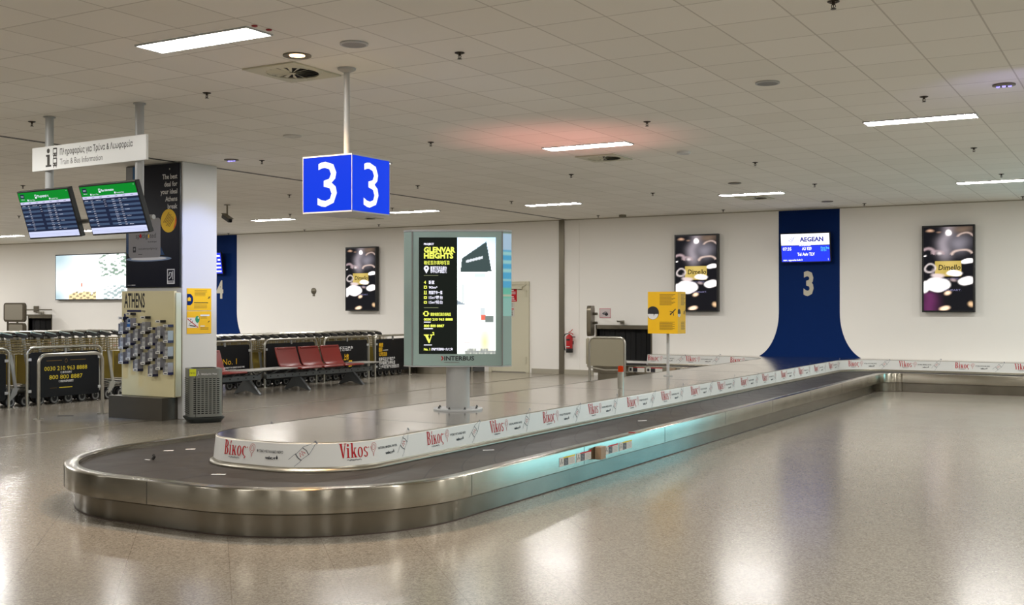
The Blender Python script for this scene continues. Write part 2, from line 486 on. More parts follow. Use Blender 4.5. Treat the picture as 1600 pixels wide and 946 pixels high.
# dark rooms behind the openings
for i, (x0, x1, z0, z1) in enumerate(OPEN):
    m = MB()
    m.bx(x0 - .3, x1 + .3, WALL + 1.6, WALL + 1.65, 0, 1.8); m.bx(x0 - .35, x0 - .3, WALL + .2, WALL + 1.65, 0, 1.8)
    m.bx(x1 + .3, x1 + .35, WALL + .2, WALL + 1.65, 0, 1.8); m.bx(x0 - .3, x1 + .3, WALL + .2, WALL + 1.6, 1.75, 1.8)
    struct(m.build('trim_%d' % (10 + i), 'matblack', smooth=0))
    c = MB()                                     # rubber curtain strips hanging in the opening
    n = int((x1 - x0) / .13)
    for k in range(n):
        a = x0 + .02 + (x1 - x0 - .04) * k / n
        c.bx(a + .004, a + (x1 - x0 - .04) / n - .004, WALL + .10 + .01 * (k % 2), WALL + .106 + .01 * (k % 2), max(z0, .36), z1 - .075)
    o = c.build('strip_curtain', 'matblack', loc=((x0 + x1) / 2, WALL + .1, z0), smooth=0)
    tag(o, ['black rubber strip curtain in the wall opening at far left', 'black rubber strip curtain in the low opening behind the advertising totem',
            'black rubber strip curtain in the wall opening right of the fire extinguisher'][i], 'curtain')
    f = MB()
    f.bx(x0 - .03, x0, WALL - .012, WALL + .2, max(z0, .3), z1 + .03); f.bx(x1, x1 + .03, WALL - .012, WALL + .2, max(z0, .3), z1 + .03)
    f.bx(x0 - .03, x1 + .03, WALL - .012, WALL + .2, z1 - .06, z1 + .03)
    struct(f.build('trim_%d' % (20 + i), 'trim_metal', smooth=0))
# skirting boards, cut at the openings and the door
for k, (a, b) in enumerate([(XL, -31.3), (-30.1, -15.05), (-12.83, -12.09), (-11.96, -11.2), (-9.7, XR)]):
    struct(MB().bx(a, b, WALL - .015, WALL, 0, .11).build('baseboard_back' if k == 0 else 'baseboard_back.%03d' % k, 'skirting', smooth=0))
# expansion joint: wall column, ceiling strip, floor strip
struct(MB().bx(-12.09, -11.96, WALL - .03, WALL, 0, CEIL).build('trim_1', 'trim_metal', smooth=0))
struct(MB().bx(-11.96, -11.90, YF, WALL, CEIL - .006, CEIL).build('trim_2', 'darkgrey', smooth=0))
struct(MB().bx(-12.07, -12.02, YF, WALL - .03, 0, .003).build('trim_3', 'trim_metal', smooth=0))
struct(MB().bx(-11.60, -11.57, WALL - .012, WALL, .11, CEIL).build('trim_4', 'wall', smooth=0))
struct(MB().bx(XL, XR, WALL - .02, WALL, CEIL - .02, CEIL).build('trim_5', 'skirting', smooth=0))

# steel service door right behind the totem
d = MB().bx(-13.92, -12.97, WALL - .035, WALL - .005, .02, 2.10).build('door_1', mat('door_paint', (204, 199, 176), .45), smooth=0, bevel=.004)
struct(d)
ROOT[d.name] = I4
m = MB()
m.bx(-12.97, -12.89, WALL - .05, WALL, 0, 2.18); m.bx(-14.0, -13.92, WALL - .05, WALL, 0, 2.18); m.bx(-13.92, -12.97, WALL - .05, WALL, 2.10, 2.18)
m.build('door_frame', 'door_paint', d, smooth=0, bevel=.004)
for z in (.22, 1.82):
    MB().cyl((-12.965, WALL - .055), .016, z, z + .16, 10).build('hinge', 'door_paint', d)
MB().bx(-13.5, -13.06, WALL - .09, WALL - .036, 2.0, 2.06).tube([(-13.1, WALL - .06, 2.03), (-12.95, WALL - .07, 2.12)], .01, 6).build('door_closer', 'door_paint', d, bevel=.004)
MB().bx(-13.86, -13.8, WALL - .05, WALL - .036, .95, 1.15).tube([(-13.83, WALL - .05, 1.08), (-13.83, WALL - .085, 1.08), (-13.72, WALL - .085, 1.08)], .01, 8).build('door_handle', 'tube_steel', d)

# painted blue gate columns on the back wall
def banner(x0, x1, num, label, numx):
    flare = [(.62 * (1 - math.cos(t * PI / 2 / 16)), 1.46 - .98 * math.sin(t * PI / 2 / 16)) for t in range(17)]
    pts = [(x0, CEIL - .02), (x0, 1.5)] + [(x0 - a, z) for a, z in flare] + [(x0 - .8, .3), (x1 + .8, .3)] + [(x1 + a, z) for a, z in reversed(flare)] + [(x1, 1.5), (x1, CEIL - .02)]
    o = MB().prism(pts, 0, .004, 0, frame((0, WALL, 0), (1, 0, 0), (0, 0, 1))).build('wall_graphic', 'navy', loc=((x0 + x1) / 2, WALL, 0), smooth=0)
    tag(o, label, 'wall graphic')
    n = MB()
    n.text(num, numx, 1.83, .47, 0, frame((0, WALL - .007, 0), (1, 0, 0), (0, 0, 1)), align='c', xs=.72, bold=.035)
    n.build('numeral', mat('sticker_beige', (196, 190, 172), .5), o, smooth=0)
banner(-6.87, -5.60, '3', 'blue flared column painted on the white wall with numeral 3', -6.24)
banner(-23.55, -22.28, '4', 'blue flared column painted on the wall with numeral 4, half hidden by the pillar', -22.92)

# ================================================================== carousel
def arc(cx, cy, r, a0, a1, n):
    return [(cx + r * math.cos(a0 + (a1 - a0) * k / n), cy + r * math.sin(a0 + (a1 - a0) * k / n)) for k in range(n + 1)]

def loop_path(xa, xb, yf, yw, xr, xl, rv, rc, d, n=22):
    """track edge pushed outward by d; runs from the right end, out along the near side, round the end and back"""
    xa += d; xb -= d; yf -= d; yw -= d; rv2 = rv + d; rc2 = max(.02, rc - d)
    P = [(xr - (xr - (xa + rc2)) * k / 6, yw) for k in range(6)]
    P += arc(xa + rc2, yw - rc2, rc2, PI / 2, PI, n)
    y0, y1 = yw - rc2, yf + rv2
    P += [(xa, y0 + (y1 - y0) * k / 8) for k in range(1, 8)]
    P += arc(xa - rv2, yf + rv2, rv2, 0, -PI / 2, n)
    x0, x1 = xa - rv2, xb + rv2
    P += [(x0 + (x1 - x0) * k / 3, yf) for k in range(1, 3)]
    P += arc(xb + rv2, yf + rv2, rv2, -PI / 2, -PI, n)
    P += [(xb, y1 + (y0 - y1) * k / 8) for k in range(1, 8)]
    P += arc(xb - rc2, yw - rc2, rc2, 0, PI / 2, n)
    P += [(xb - rc2 + (xl - (xb - rc2)) * k / 6, yw) for k in range(1, 7)]
    return P

def sweep_uv(o, rows):
    """uv along (track, section) so brushed metal has a direction"""
    N = len(rows[0][0]); Ls = []; t = 0
    for r, (P, z) in enumerate(rows):
        L = [0]
        for a, b in zip(P, P[1:]): L.append(L[-1] + math.hypot(b[0] - a[0], b[1] - a[1]))
        if r: t += math.hypot(P[0][0] - rows[r - 1][0][0][0], P[0][1] - rows[r - 1][0][0][1]) + abs(z - rows[r - 1][1])
        Ls += [(l, t) for l in L]
    uvl = o.data.uv_layers.new(name='brush')
    for lp in o.data.loops: uvl.data[lp.index].uv = Ls[lp.vertex_index]

def sweep(mb, rows, mi=0):
    """rows: list of (points, z); joins consecutive rows with quads"""
    N = len(rows[0][0]); vs = []; fs = []
    for P, z in rows: vs += [(p[0], p[1], z) for p in P]
    for r in range(len(rows) - 1):
        for i in range(N - 1):
            fs.append((r * N + i, (r + 1) * N + i, (r + 1) * N + i + 1, r * N + i + 1))
    return mb.add(vs, fs, mi)

class PathS:
    def __init__(s, P):
        s.P = [Vector((p[0], p[1])) for p in P]; s.L = [0]
        for a, b in zip(s.P, s.P[1:]): s.L.append(s.L[-1] + (b - a).length)
    def at(s, d):
        d = max(0, min(s.L[-1] - 1e-6, d))
        lo = 0; hi = len(s.L) - 1
        while hi - lo > 1:
            mid = (lo + hi) // 2
            if s.L[mid] <= d: lo = mid
            else: hi = mid
        t = (s.P[lo + 1] - s.P[lo]); L = t.length; t = t / L
        return s.P[lo] + t * (d - s.L[lo]), t
    def nearest(s, p):
        p = Vector(p); best = (1e9, 0)
        for i, (a, b) in enumerate(zip(s.P, s.P[1:])):
            t = b - a; k = max(0, min(1, (p - a).dot(t) / t.length_squared)); q = (a + t * k - p).length
            if q < best[0]: best = (q, s.L[i] + t.length * k)
        return best[1]

# ---- red serif logo glyphs, em box 1 high (x height .68)
def serif_glyph(mb, ch, x, S, mi, put):
    def r(a, b, c, d): put(mb, [(a, c), (b, c), (b, d), (a, d)], x, S, mi)
    def q(*p): put(mb, list(p), x, S, mi)
    def ring(cx, cy, rx, ry, wx, wy, a0=0, a1=360, n=18):
        for k in range(n):
            u = math.radians(a0 + (a1 - a0) * k / n); v = math.radians(a0 + (a1 - a0) * (k + 1) / n)
            q((cx + rx * math.cos(u), cy + ry * math.sin(u)), (cx + rx * math.cos(v), cy + ry * math.sin(v)),
              (cx + (rx - wx) * math.cos(v), cy + (ry - wy) * math.sin(v)), (cx + (rx - wx) * math.cos(u), cy + (ry - wy) * math.sin(u)))
    if ch == 'V':
        q((.06, .97), (.24, .97), (.40, .0), (.30, .0)); q((.50, .97), (.56, .97), (.40, 0), (.34, .02))
        r(0, .30, .95, 1.0); r(.42, .64, .95, 1.0); return .60
    if ch == 'B':
        r(.06, .22, 0, 1); r(0, .3, .95, 1); r(0, .3, 0, .05)
        ring(.26, .75, .27, .25, .15, .06, -90, 90, 12); ring(.26, .26, .32, .27, .16, .06, -90, 90, 12)
        r(.2, .28, .94, 1); r(.2, .28, .485, .54); r(.2, .28, 0, .06); return .64
    if ch in 'iί':
        r(.07, .21, 0, .68); r(0, .21, .63, .68); r(0, .28, 0, .05)
        if ch == 'i': ring(.14, .86, .09, .1, .089, .099)
        else: q((.12, .76), (.17, .74), (.27, .98), (.16, .98))
        return .33
    if ch == 'k':
        r(.06, .20, 0, 1); r(0, .2, .95, 1); r(0, .26, 0, .05)
        q((.19, .28), (.38, .66), (.46, .66), (.24, .24)); q((.22, .38), (.34, .44), (.52, .03), (.36, .03))
        r(.32, .52, .63, .68); r(.32, .58, 0, .05); return .60
    if ch == 'κ':
        r(.06, .20, 0, .68); r(0, .2, .63, .68); r(0, .26, 0, .05)
        q((.19, .30), (.40, .68), (.50, .68), (.24, .26)); q((.22, .38), (.34, .44), (.54, .0), (.38, .0))
        r(.46, .60, 0, .05); return .60
    if ch in 'oο':
        ring(.25, .34, .25, .36, .14, .05); return .55
    if ch == 's':
        ring(.21, .51, .19, .18, .11, .06, 20, 250, 12); ring(.2, .17, .21, .19, .12, .06, -160, 90, 12)
        q((.06, .44), (.12, .36), (.36, .24), (.34, .32)); return .44
    if ch == 'ς':
        ring(.25, .36, .25, .34, .14, .06, 40, 275, 14); ring(.24, -.06, .18, .1, .1, .05, -100, 90, 10); return .50
    return .3

def make_unit(greek):
    """one repeat of the printed strip in (x, height) metres: list of (verts, faces, material)"""
    mb = MB()
    def put(m, pts, x, S, mi):
        area = sum(pts[i][0] * pts[(i + 1) % len(pts)][1] - pts[(i + 1) % len(pts)][0] * pts[i][1] for i in range(len(pts)))
        if area < 0: pts = pts[::-1]
        m.add([(x + p[0] * S * .80, .064 + p[1] * S, 0) for p in pts], [tuple(range(len(pts)))], mi)
    x = 0
    for ch in ('Bίκος' if greek else 'Vikos'):
        x += serif_glyph(mb, ch, x, .115, 0, put) * .115 * .80 + .003
    mb.disc(x + .004, .135, .005, z=0, mi=0, n=8)
    # scribbled signature under the logo
    mb.stroke([(.06 + .012 * k, .046 + .006 * math.sin(k * 2.3)) for k in range(11)], .004, 0, 2)
    mb.text('Ζαγορίσιον' if greek else 'Zagorisio', .08, .042, .013, 2, None, w=.085, sh=.25)
    # swirl drawn as one red line
    cx = x + .055
    sw = [(cx + .026 * (1 - k / 40) * math.cos(k * .32 + 1), .135 + .032 * (1 - k / 44) * math.sin(k * .32 + 1)) for k in range(30)]
    mb.stroke(sw, .0028, 0, 1)
    mb.stroke([(cx + .012, .166), (cx + .03, .15), (cx + .026, .12), (cx + .004, .095), (cx - .006, .06)], .0028, 0, 1)
    mb.stroke([(cx - .028, .14), (cx - .022, .11), (cx - .008, .09), (cx - .004, .06)], .0028, 0, 1)
    tx = x + .105
    mb.text('ΦΥΣΙΚΟ ΜΕΤΑΛΛΙΚΟ ΝΕΡΟ' if greek else 'NATURAL MINERAL WATER', tx, .106, .019, 3, None, w=.25, bold=.012)
    mb.text('wefwc.gr', tx + .09, .056, .023, 3, None, w=.10, bold=.04)
    mb.add([(tx + .2, .092, 0), (tx + .192, .07, 0), (tx + .194, .062, 0), (tx + .2, .058, 0), (tx + .206, .062, 0), (tx + .208, .07, 0)], [(0, 1, 2, 3, 4, 5)], 3)
    # tilted bottle in thin line
    a = .72 if greek else .95
    bx, by = (.70, .012) if greek else (.66, .012)
    ca, sa = math.cos(a), math.sin(a)
    def R(p): return (bx + p[0] * ca - p[1] * sa, by + p[0] * sa + p[1] * ca)
    for s in (1, -1):
        mb.stroke([R(p) for p in [(0, .035 * s + .03), (.06, .036 * s + .03), (.07, .03 * s + .03), (.15, .036 * s + .03), (.19, .022 * s + .03), (.225, .010 * s + .03), (.245, .010 * s + .03)]], .0036, 0, 4)
    mb.stroke([R((.072, -.006)), R((.066, .03)), R((.072, .066))], .007, 0, 2)
    mb.stroke([R((.142, -.006)), R((.150, .03)), R((.142, .066))], .006, 0, 2)
    mb.stroke([R((.245, .016)), R((.245, .044))], .012, 0, 4)
    mb.stroke([R((.085, .02 + .02 * math.sin(1.4 * 0))), R((.098, .05)), R((.108, .012)), R((.12, .052)), R((.13, .02))], .006, 0, 1)
    return mb

UNITS = {g: make_unit(g) for g in (True, False)}
PITCH = 1.035

def carousel(name, label, dx, xr, xl, prints):
    A = dict(xa=-4.38 + dx, xb=-8.02 + dx, yf=5.56, yw=21.46, xr=xr, xl=xl, rv=1.42, rc=.36)
    D = dict(xa=-5.36 + dx, xb=-6.87 + dx, yf=6.57, yw=22.68, xr=xr, xl=xl, rv=.60, rc=.85)
    root = thing(name, label, 'baggage carousel', (-6.1 + dx, 12, 0))
    out = lambda d: loop_path(d=d, **A)
    inn = lambda d: loop_path(d=d, **D)
    rows = [(out(-.085), 0.0), (out(-.085), .19)]
    m = MB(); sweep(m, rows); sweep_uv(m.build('plinth', 'plinth_steel_shaded', root), rows)
    rows = ([(out(-.16), .172), (out(-.012), .167), (out(0), .176), (out(0), .330), (out(-.004), .339), (out(-.014), .343), (out(-.108), .343), (out(-.114), .338), (out(-.114), .29)])
    m = MB(); sweep(m, rows); rim = m.build('rim', 'rim_steel', root); sweep_uv(rim, rows)
    # seams between the rim plates
    ps = PathS(out(.0006))
    for s0 in [ps.nearest((-4.38 + dx, 7.0)) - k * 1.88 for k in range(8)] + [ps.nearest((-6.2 + dx, 5.56)) - .0, ps.nearest((-6.2 + dx, 5.56)) + 1.2]:
        p, t = ps.at(s0)
        n = Vector((-t.y, t.x)) * -1
        sm = MB(); sm.bx(-.0015, .0015, -.002, .0012, .178, .336, 0, frame((p.x, p.y, 0), (t.x, t.y, 0), (-t.y, t.x, 0))); sm.build('plate_seam', 'darkgrey', rim, smooth=0)
    m = MB(); sweep(m, [(out(-.080), .0), (out(-.080), .008), (out(-.086), .008)]); m.build('floor_gasket', mat('gasket', (70, 56, 48), .6), root, smooth=0)
    # belt
    P, Q = out(-.112), inn(.055); N = len(P); K = 6
    b = MB(); uvs = []
    pl = PathS(P); ql = PathS(Q); vs = []; fs = []
    for i in range(N):
        for k in range(K + 1):
            t = k / K
            vs.append((P[i][0] * (1 - t) + Q[i][0] * t, P[i][1] * (1 - t) + Q[i][1] * t, .305 + (.004 if 0 < k < K else 0)))
            uvs.append(((pl.L[i] * (1 - t) + ql.L[i] * t), t))
    for i in range(N - 1):
        for k in range(K):
            a = i * (K + 1) + k; fs.append((a, a + K + 1, a + K + 2, a + 1)[::-1])
    b.add(vs, fs)
    o = b.build('belt', 'belt', root)
    uvl = o.data.uv_layers.new(name='belt')
    for lp in o.data.loops: uvl.data[lp.index].uv = uvs[lp.vertex_index]
    # inner skirt and lip
    m = MB(); sweep(m, [(inn(.0), .530), (inn(.012), .522), (inn(.03), .345)])
    skirt = m.build('skirt', 'white', root)
    m = MB(); sweep(m, [(inn(.03), .345), (inn(.034), .334), (inn(.060), .322), (inn(.062), .318), (inn(.062), .308)])
    m.build('lip', 'lip_steel', root)
    m = MB(); sweep(m, [(inn(-.003), .532), (inn(.003), .532), (inn(.009), .524)])
    m.build('edge_trim', 'lip_steel', root)
    # deck
    Pd = inn(0.0)
    m = MB(); m.prism([(p[0], p[1]) for p in Pd] + [(xl, WALL - .005), (xr, WALL - .005)], .50, .53)
    deck = m.build('deck', 'deck_steel', root, smooth=0)
    for y in (8.35, 10.6, 12.85, 15.1, 17.35, 19.6):
        sm = MB(); sm.bx(-6.83 + dx, -5.40 + dx, y, y + .004, .53, .5306); sm.build('deck_seam', 'darkgrey', deck, smooth=0)
    # printed strip, one mesh per repeat
    ip = PathS(inn(.0)); outer = PathS(inn(.0))
    def place(s0, greek):
        u = UNITS[greek]
        mb = MB()
        def fn(p):
            q, t = ip.at(s0 - p.x)
            n = Vector((t.y, -t.x)) * -1     # left of travel is outward
            off = .012 + .018 * (1 - (p.y) / .18) + .0025
            return (q.x + n.x * off, q.y + n.y * off, .342 + p.y * .98)
        mb.fn = fn
        for mi in range(5):
            pass
        b = len(mb.v)
        for p in u.v: mb.v.append(Vector(fn(p)))
        mb.f = list(u.f); mb.m = list(u.m)
        mb.build('printed_logo', ['printred', 'printred', 'printgrey', 'printblack', 'bottle_line'], skirt, smooth=0)
    for kind, a in prints(ip):
        place(a, kind)
    return root, ip

def prints3(ip):
    out = []
    base = ip.nearest((-5.36, 6.87 - .15))
    k = -3
    while True:
        s = base - k * PITCH
        if s < 2: break
        if k <= 21: out.append((k % 2 != 0, s))
        k += 1
    for i, x in enumerate((-9.62, -8.62, -7.62)):
        out.append((i % 2 == 0, ip.nearest((x - .13, 22.68))))
    return out
carousel_3, path3 = carousel('baggage_carousel', 'long steel baggage carousel with a printed white skirt in the middle of the hall', 0, 3.0, -9.62, prints3)
def prints4(ip):
    return [(i % 2 == 0, ip.nearest((x, 22.68))) for i, x in enumerate((-29.7, -28.7, -27.7, -26.7))]
carousel_4, path4 = carousel('baggage_carousel', 'second steel baggage carousel far left behind the trolley rows, mostly hidden', -16.7, -15.0, -29.85, prints4)

# end caps of the carousel arms
for root, xl in ((carousel_3, -9.62), (carousel_4, -29.85)):
    m = MB(); m.prism([(22.6, .30), (WALL - .005, .30), (WALL - .005, .532), (22.66, .532)], -.01, .0, 0, Matrix(((0, 0, 1, xl), (1, 0, 0, 0), (0, 1, 0, 0), (0, 0, 0, 1))))
    m.build('end_plate', 'white', root, smooth=0)
for root, xl, y0 in ((carousel_3, -9.62, 21.48), (carousel_4, -29.85, 21.48)):
    # belt run that turns into the wall opening, with its own frame
    x1 = xl - .74
    m = MB(); m.bx(x1, xl + .02, 21.62, WALL - .02, .27, .302); m.build('feed_belt', 'belt', root, smooth=0)
    m = MB(); m.bx(x1, xl + .02, 21.47, 21.60, .172, .343); m.bx(x1 - .03, x1, 21.47, WALL - .02, .172, .343); m.build('feed_rim', 'steel', root, smooth=0, bevel=.008)
    m = MB(); m.bx(x1 + .05, xl + .02, 21.56, WALL - .05, 0, .19); m.build('feed_plinth', 'steel', root, smooth=0)
# right end of the far carousel
m = MB(); m.cyl((-15.0, 22.3), .82, .17, .343, 40); m.build('end_rim', 'steel', carousel_4)
m = MB(); m.cyl((-15.0, 22.3), .74, 0, .18, 40); m.build('end_plinth', 'steel', carousel_4)

# safety stickers, control box and emergency button on the near rim
def rimM(y, z): return frame((-4.3785, y, z), (0, 1, 0), (0, 0, 1))
def safety(y, hue, name_w=.36):
    m = MB(); M = rimM(y, .215) @ Matrix.Diagonal((.82, 1, 1, 1))
    m.rect(0, .36, 0, .078, .0006, 1, M); m.rect(.09, .36, .066, .078, .0012, {'y': 3, 'r': 2}[hue], M)
    m.rect(.10, .2, 0.004, .064, .0012, 0, M)
    m.stroke([(.02, .02), (.045, .05), (.06, .022), (.075, .04)], .009, .0012, 0, M)
    m.disc(.05, .058, .008, z=.0012, mi=0, M=M, n=10)
    for k in range(4): m.rect(.22, .34 - .02 * (k % 2), .012 + k * .013, .017 + k * .013, .0012, 4, M)
    for k in range(4): m.rect(.115, .185, .012 + k * .013, .016 + k * .013, .0016, 4, M)
    return m.build('safety_sticker', ['printblack', 'offwhite', 'printred', 'yellowprint', 'printlight'], carousel_3, smooth=0)
safety(8.40, 'y'); safety(8.72, 'r'); safety(9.30, 'r'); safety(9.62, 'y')
m = MB(); m.bx(-4.378, -4.315, 9.085, 9.195, .20, .315); m.build('control_box', mat('box_brown', (150, 128, 104), .5), carousel_3, smooth=0, bevel=.005)
m = MB(); m.disc(.04, .03, .032, .04, .001, 0, rimM(9.22, .225)); m.disc(.04, .03, .018, .022, .0016, 1, rimM(9.22, .225))
m.lathe([(.014, 0), (.018, .012), (.012, .02), (0, .021)], 16, 1, rimM(9.26, .255))
m.build('emergency_button', ['printblack', 'red'], carousel_3)
for x in (-9.55, -9.15, -8.4):
    m = MB(); M = frame((x, 21.458, .215), (1, 0, 0), (0, 0, 1))
    m.rect(0, .36, 0, .10, .0006, 1, M); m.rect(.1, .36, .086, .1, .0012, 2, M); m.rect(.1, .2, .004, .084, .0012, 0, M); m.rect(.02, .07, .02, .08, .0012, 0, M)
    m.build('safety_sticker', ['printblack', 'offwhite', 'printred'], carousel_3, smooth=0)
m = MB(); m.bx(-8.66, -8.5, 21.40, 21.462, .2, .32); m.build('control_box', 'box_brown', carousel_3, smooth=0, bevel=.005)

# ================================================================== pillar, poster, map stand, bin
PX0, PX1, PY0, PY1 = -12.90, -11.78, 11.20, 11.86
o = MB().bx(PX0, PX1, PY0, PY1, 0, CEIL - .001).build('pillar', mat('pillar_white', (206, 205, 203), .42), loc=(-12.34, 11.53, 0), smooth=0, bevel=.008)
o['kind'] = 'structure'
# tall navy poster
ps = thing('poster', 'tall dark navy advertising poster about a city break on the pillar', 'poster', (-12.34, PY0, 1.85))
MB().bx(-12.89, -11.80, PY0 - .028, PY0 - .004, 1.85, 3.60).build('backing_frame', 'black', ps, smooth=0, bevel=.003)
M = frame((-12.88, PY0 - .0285, 1.86), (1, 0, 0), (0, 0, 1))       # sheet is 1.07 x 1.73
m = MB(); m.rect(0, 1.07, 0, 1.73, .0005, 0, M)
def poly2(mb, pts, z, mi): mb.poly(pts, z, mi, M)
poly2(m, [(.13, 1.73), (.2, 1.73), (.46, .95), (.78, .45), (.1, .45), (0, .5), (0, 1.2), (.13, 1.3)], .0010, 1); m.rect(0, .13, 1.2, 1.73, .0008, 13, M)
poly2(m, [(.13, 1.73), (.18, 1.73), (.40, .95), (.62, .50), (.2, .50)], .0014, 2)
m.disc(.26, 1.3, .085, .06, .0018, 8, M)
m.disc(.46, .40, .46, .035, .0018, 3, M, 36); m.disc(.46, .405, .36, .024, .0022, 4, M, 36)
# rounded grey card
def rr(x0, x1, y0, y1, r, n=6):
    return arc(x1 - r, y1 - r, r, 0, PI / 2, n) + arc(x0 + r, y1 - r, r, PI / 2, PI, n) + arc(x0 + r, y0 + r, r, PI, 1.5 * PI, n) + arc(x1 - r, y0 + r, r, 1.5 * PI, 2 * PI, n)
poly2(m, rr(.05, .70, .42, .98, .05), .0026, 5)
m.text('spot', .20, .70, .07, 6, M, .003, w=.16, bold=.0); m.text('lighted', .365, .70, .07, 6, M, .003, w=.24)
m.disc(.295, .732, .022, .03, .0034, 7, M, 14); m.rect(.45, .475, .70, .75, .0034, 9, M)
m.text('be on the spot', .45, .635, .022, 6, M, .003, w=.17, bold=.02)
m.text('www.athenspotlighted.gr', .25, .535, .028, 6, M, .003, w=.39)
m.rect(.25, .33, .465, .474, .003, 6, M); m.rect(.14, .20, .50, .58, .003, 6, M); m.disc(.17, .545, .018, .018, .0034, 5, M, 12)
# headline
for i, s in enumerate(['The best', 'deal for', 'your ideal', 'Athens', 'break']):
    m.text(s, 1.03, 1.52 - i * .105, .068, 4, M, .002, align='r', xs=.84, bold=.015)
m.disc(.86, .93, .155, .165, .0022, 9, M, 36)
poly2(m, [(1.0, 1.0), (1.015, .93), (.99, .84), (.95, .80), (.985, .9)], .0026, 10)
for k in range(6):
    a = .9
    m.rect(-.09 + .012 * (k % 3), .09 - .01 * (k % 2), .055 - k * .026, .066 - k * .026, .003, 11, M @ T(.86, .94, 0) @ RZ(a))
m.rect(.83, .98, .04, .25, .0018, 4, M); m.rect(.845, .965, .085, .235, .0022, 0, M)
m.stroke([(.865, .15), (.88, .2), (.92, .2), (.91, .14), (.87, .11)], .014, .0028, 4, M); m.stroke([(.94, .1), (.94, .22)], .014, .0028, 4, M)
m.rect(.85, .96, .06, .072, .0024, 0, M); m.rect(.03, .10, .025, .031, .002, 8, M); m.rect(.11, .19, .025, .033, .002, 4, M)
for x in (.28, .88): m.disc(x, 1.66, .012, z=.003, mi=12, M=M, n=10)
m.build('sheet', [mat('poster_navy', (7, 11, 30), .3, spec=.3), mat('poster_blue', (30, 62, 104), .25), mat('poster_sky', (52, 100, 150), .25), mat('poster_mist', (120, 140, 168), .3),
                  'whiteprint', mat('card_grey', (138, 136, 136), .3), 'printblack', 'printred', 'printlight', mat('poster_yellow', (236, 190, 20), .35), mat('poster_orange', (226, 80, 20), .35), mat('olive_text', (120, 92, 20), .5), 'tube_steel', mat('poster_pale', (150, 152, 156), .4)], ps, smooth=0)

# map stand in front of the pillar
st = thing('map_stand', 'cream map leaflet stand on a dark plinth in front of the pillar', 'leaflet stand', (-12.4, 11.05, 0))
MB().bx(-12.93, -11.86, 10.90, 11.19, 0, .315).build('plinth', mat('plinth_grey', (84, 80, 72), .35, .3), st, smooth=0, bevel=.004)
cream = mat('cream_board', (222, 212, 168), .45)
m = MB(); m.bx(-12.82, -11.77, 11.04, 11.085, .318, 1.80); m.bx(-12.80, -11.80, 11.085, 11.19, .318, 1.78); m.build('board', 'cream_board', st, smooth=0, bevel=.003)
MB().bx(-11.768, -11.752, 11.06, 11.15, .33, 1.77).build('edge_strip', mat('glass_edge', (204, 208, 188), .2), st, smooth=0)
M = frame((-12.82, 11.0385, .318), (1, 0, 0), (0, 0, 1))            # 1.05 x 1.48
m = MB(); m.text('ATHENS', .05, 1.25, .20, 0, M, .0, w=.42, bold=.02); m.rect(.11, .40, 1.185, 1.215, 0, 1, M); m.text('map', .41, 1.185, .035, 0, M, 0, w=.07, bold=.01)
m.add([(.045, 1.16, 0), (.085, 1.16, 0), (.085, 1.09, 0), (.115, 1.09, 0), (.065, 1.02, 0), (.015, 1.09, 0), (.045, 1.09, 0)], [(0, 1, 2, 6), (3, 5, 4), (2, 3, 4), (6, 4, 5)], 1, M)
m.build('lettering', ['printblack', mat('map_navy', (28, 34, 78), .4)], st, smooth=0)
clear = mat('pocket_acrylic', (150, 150, 158), .15)

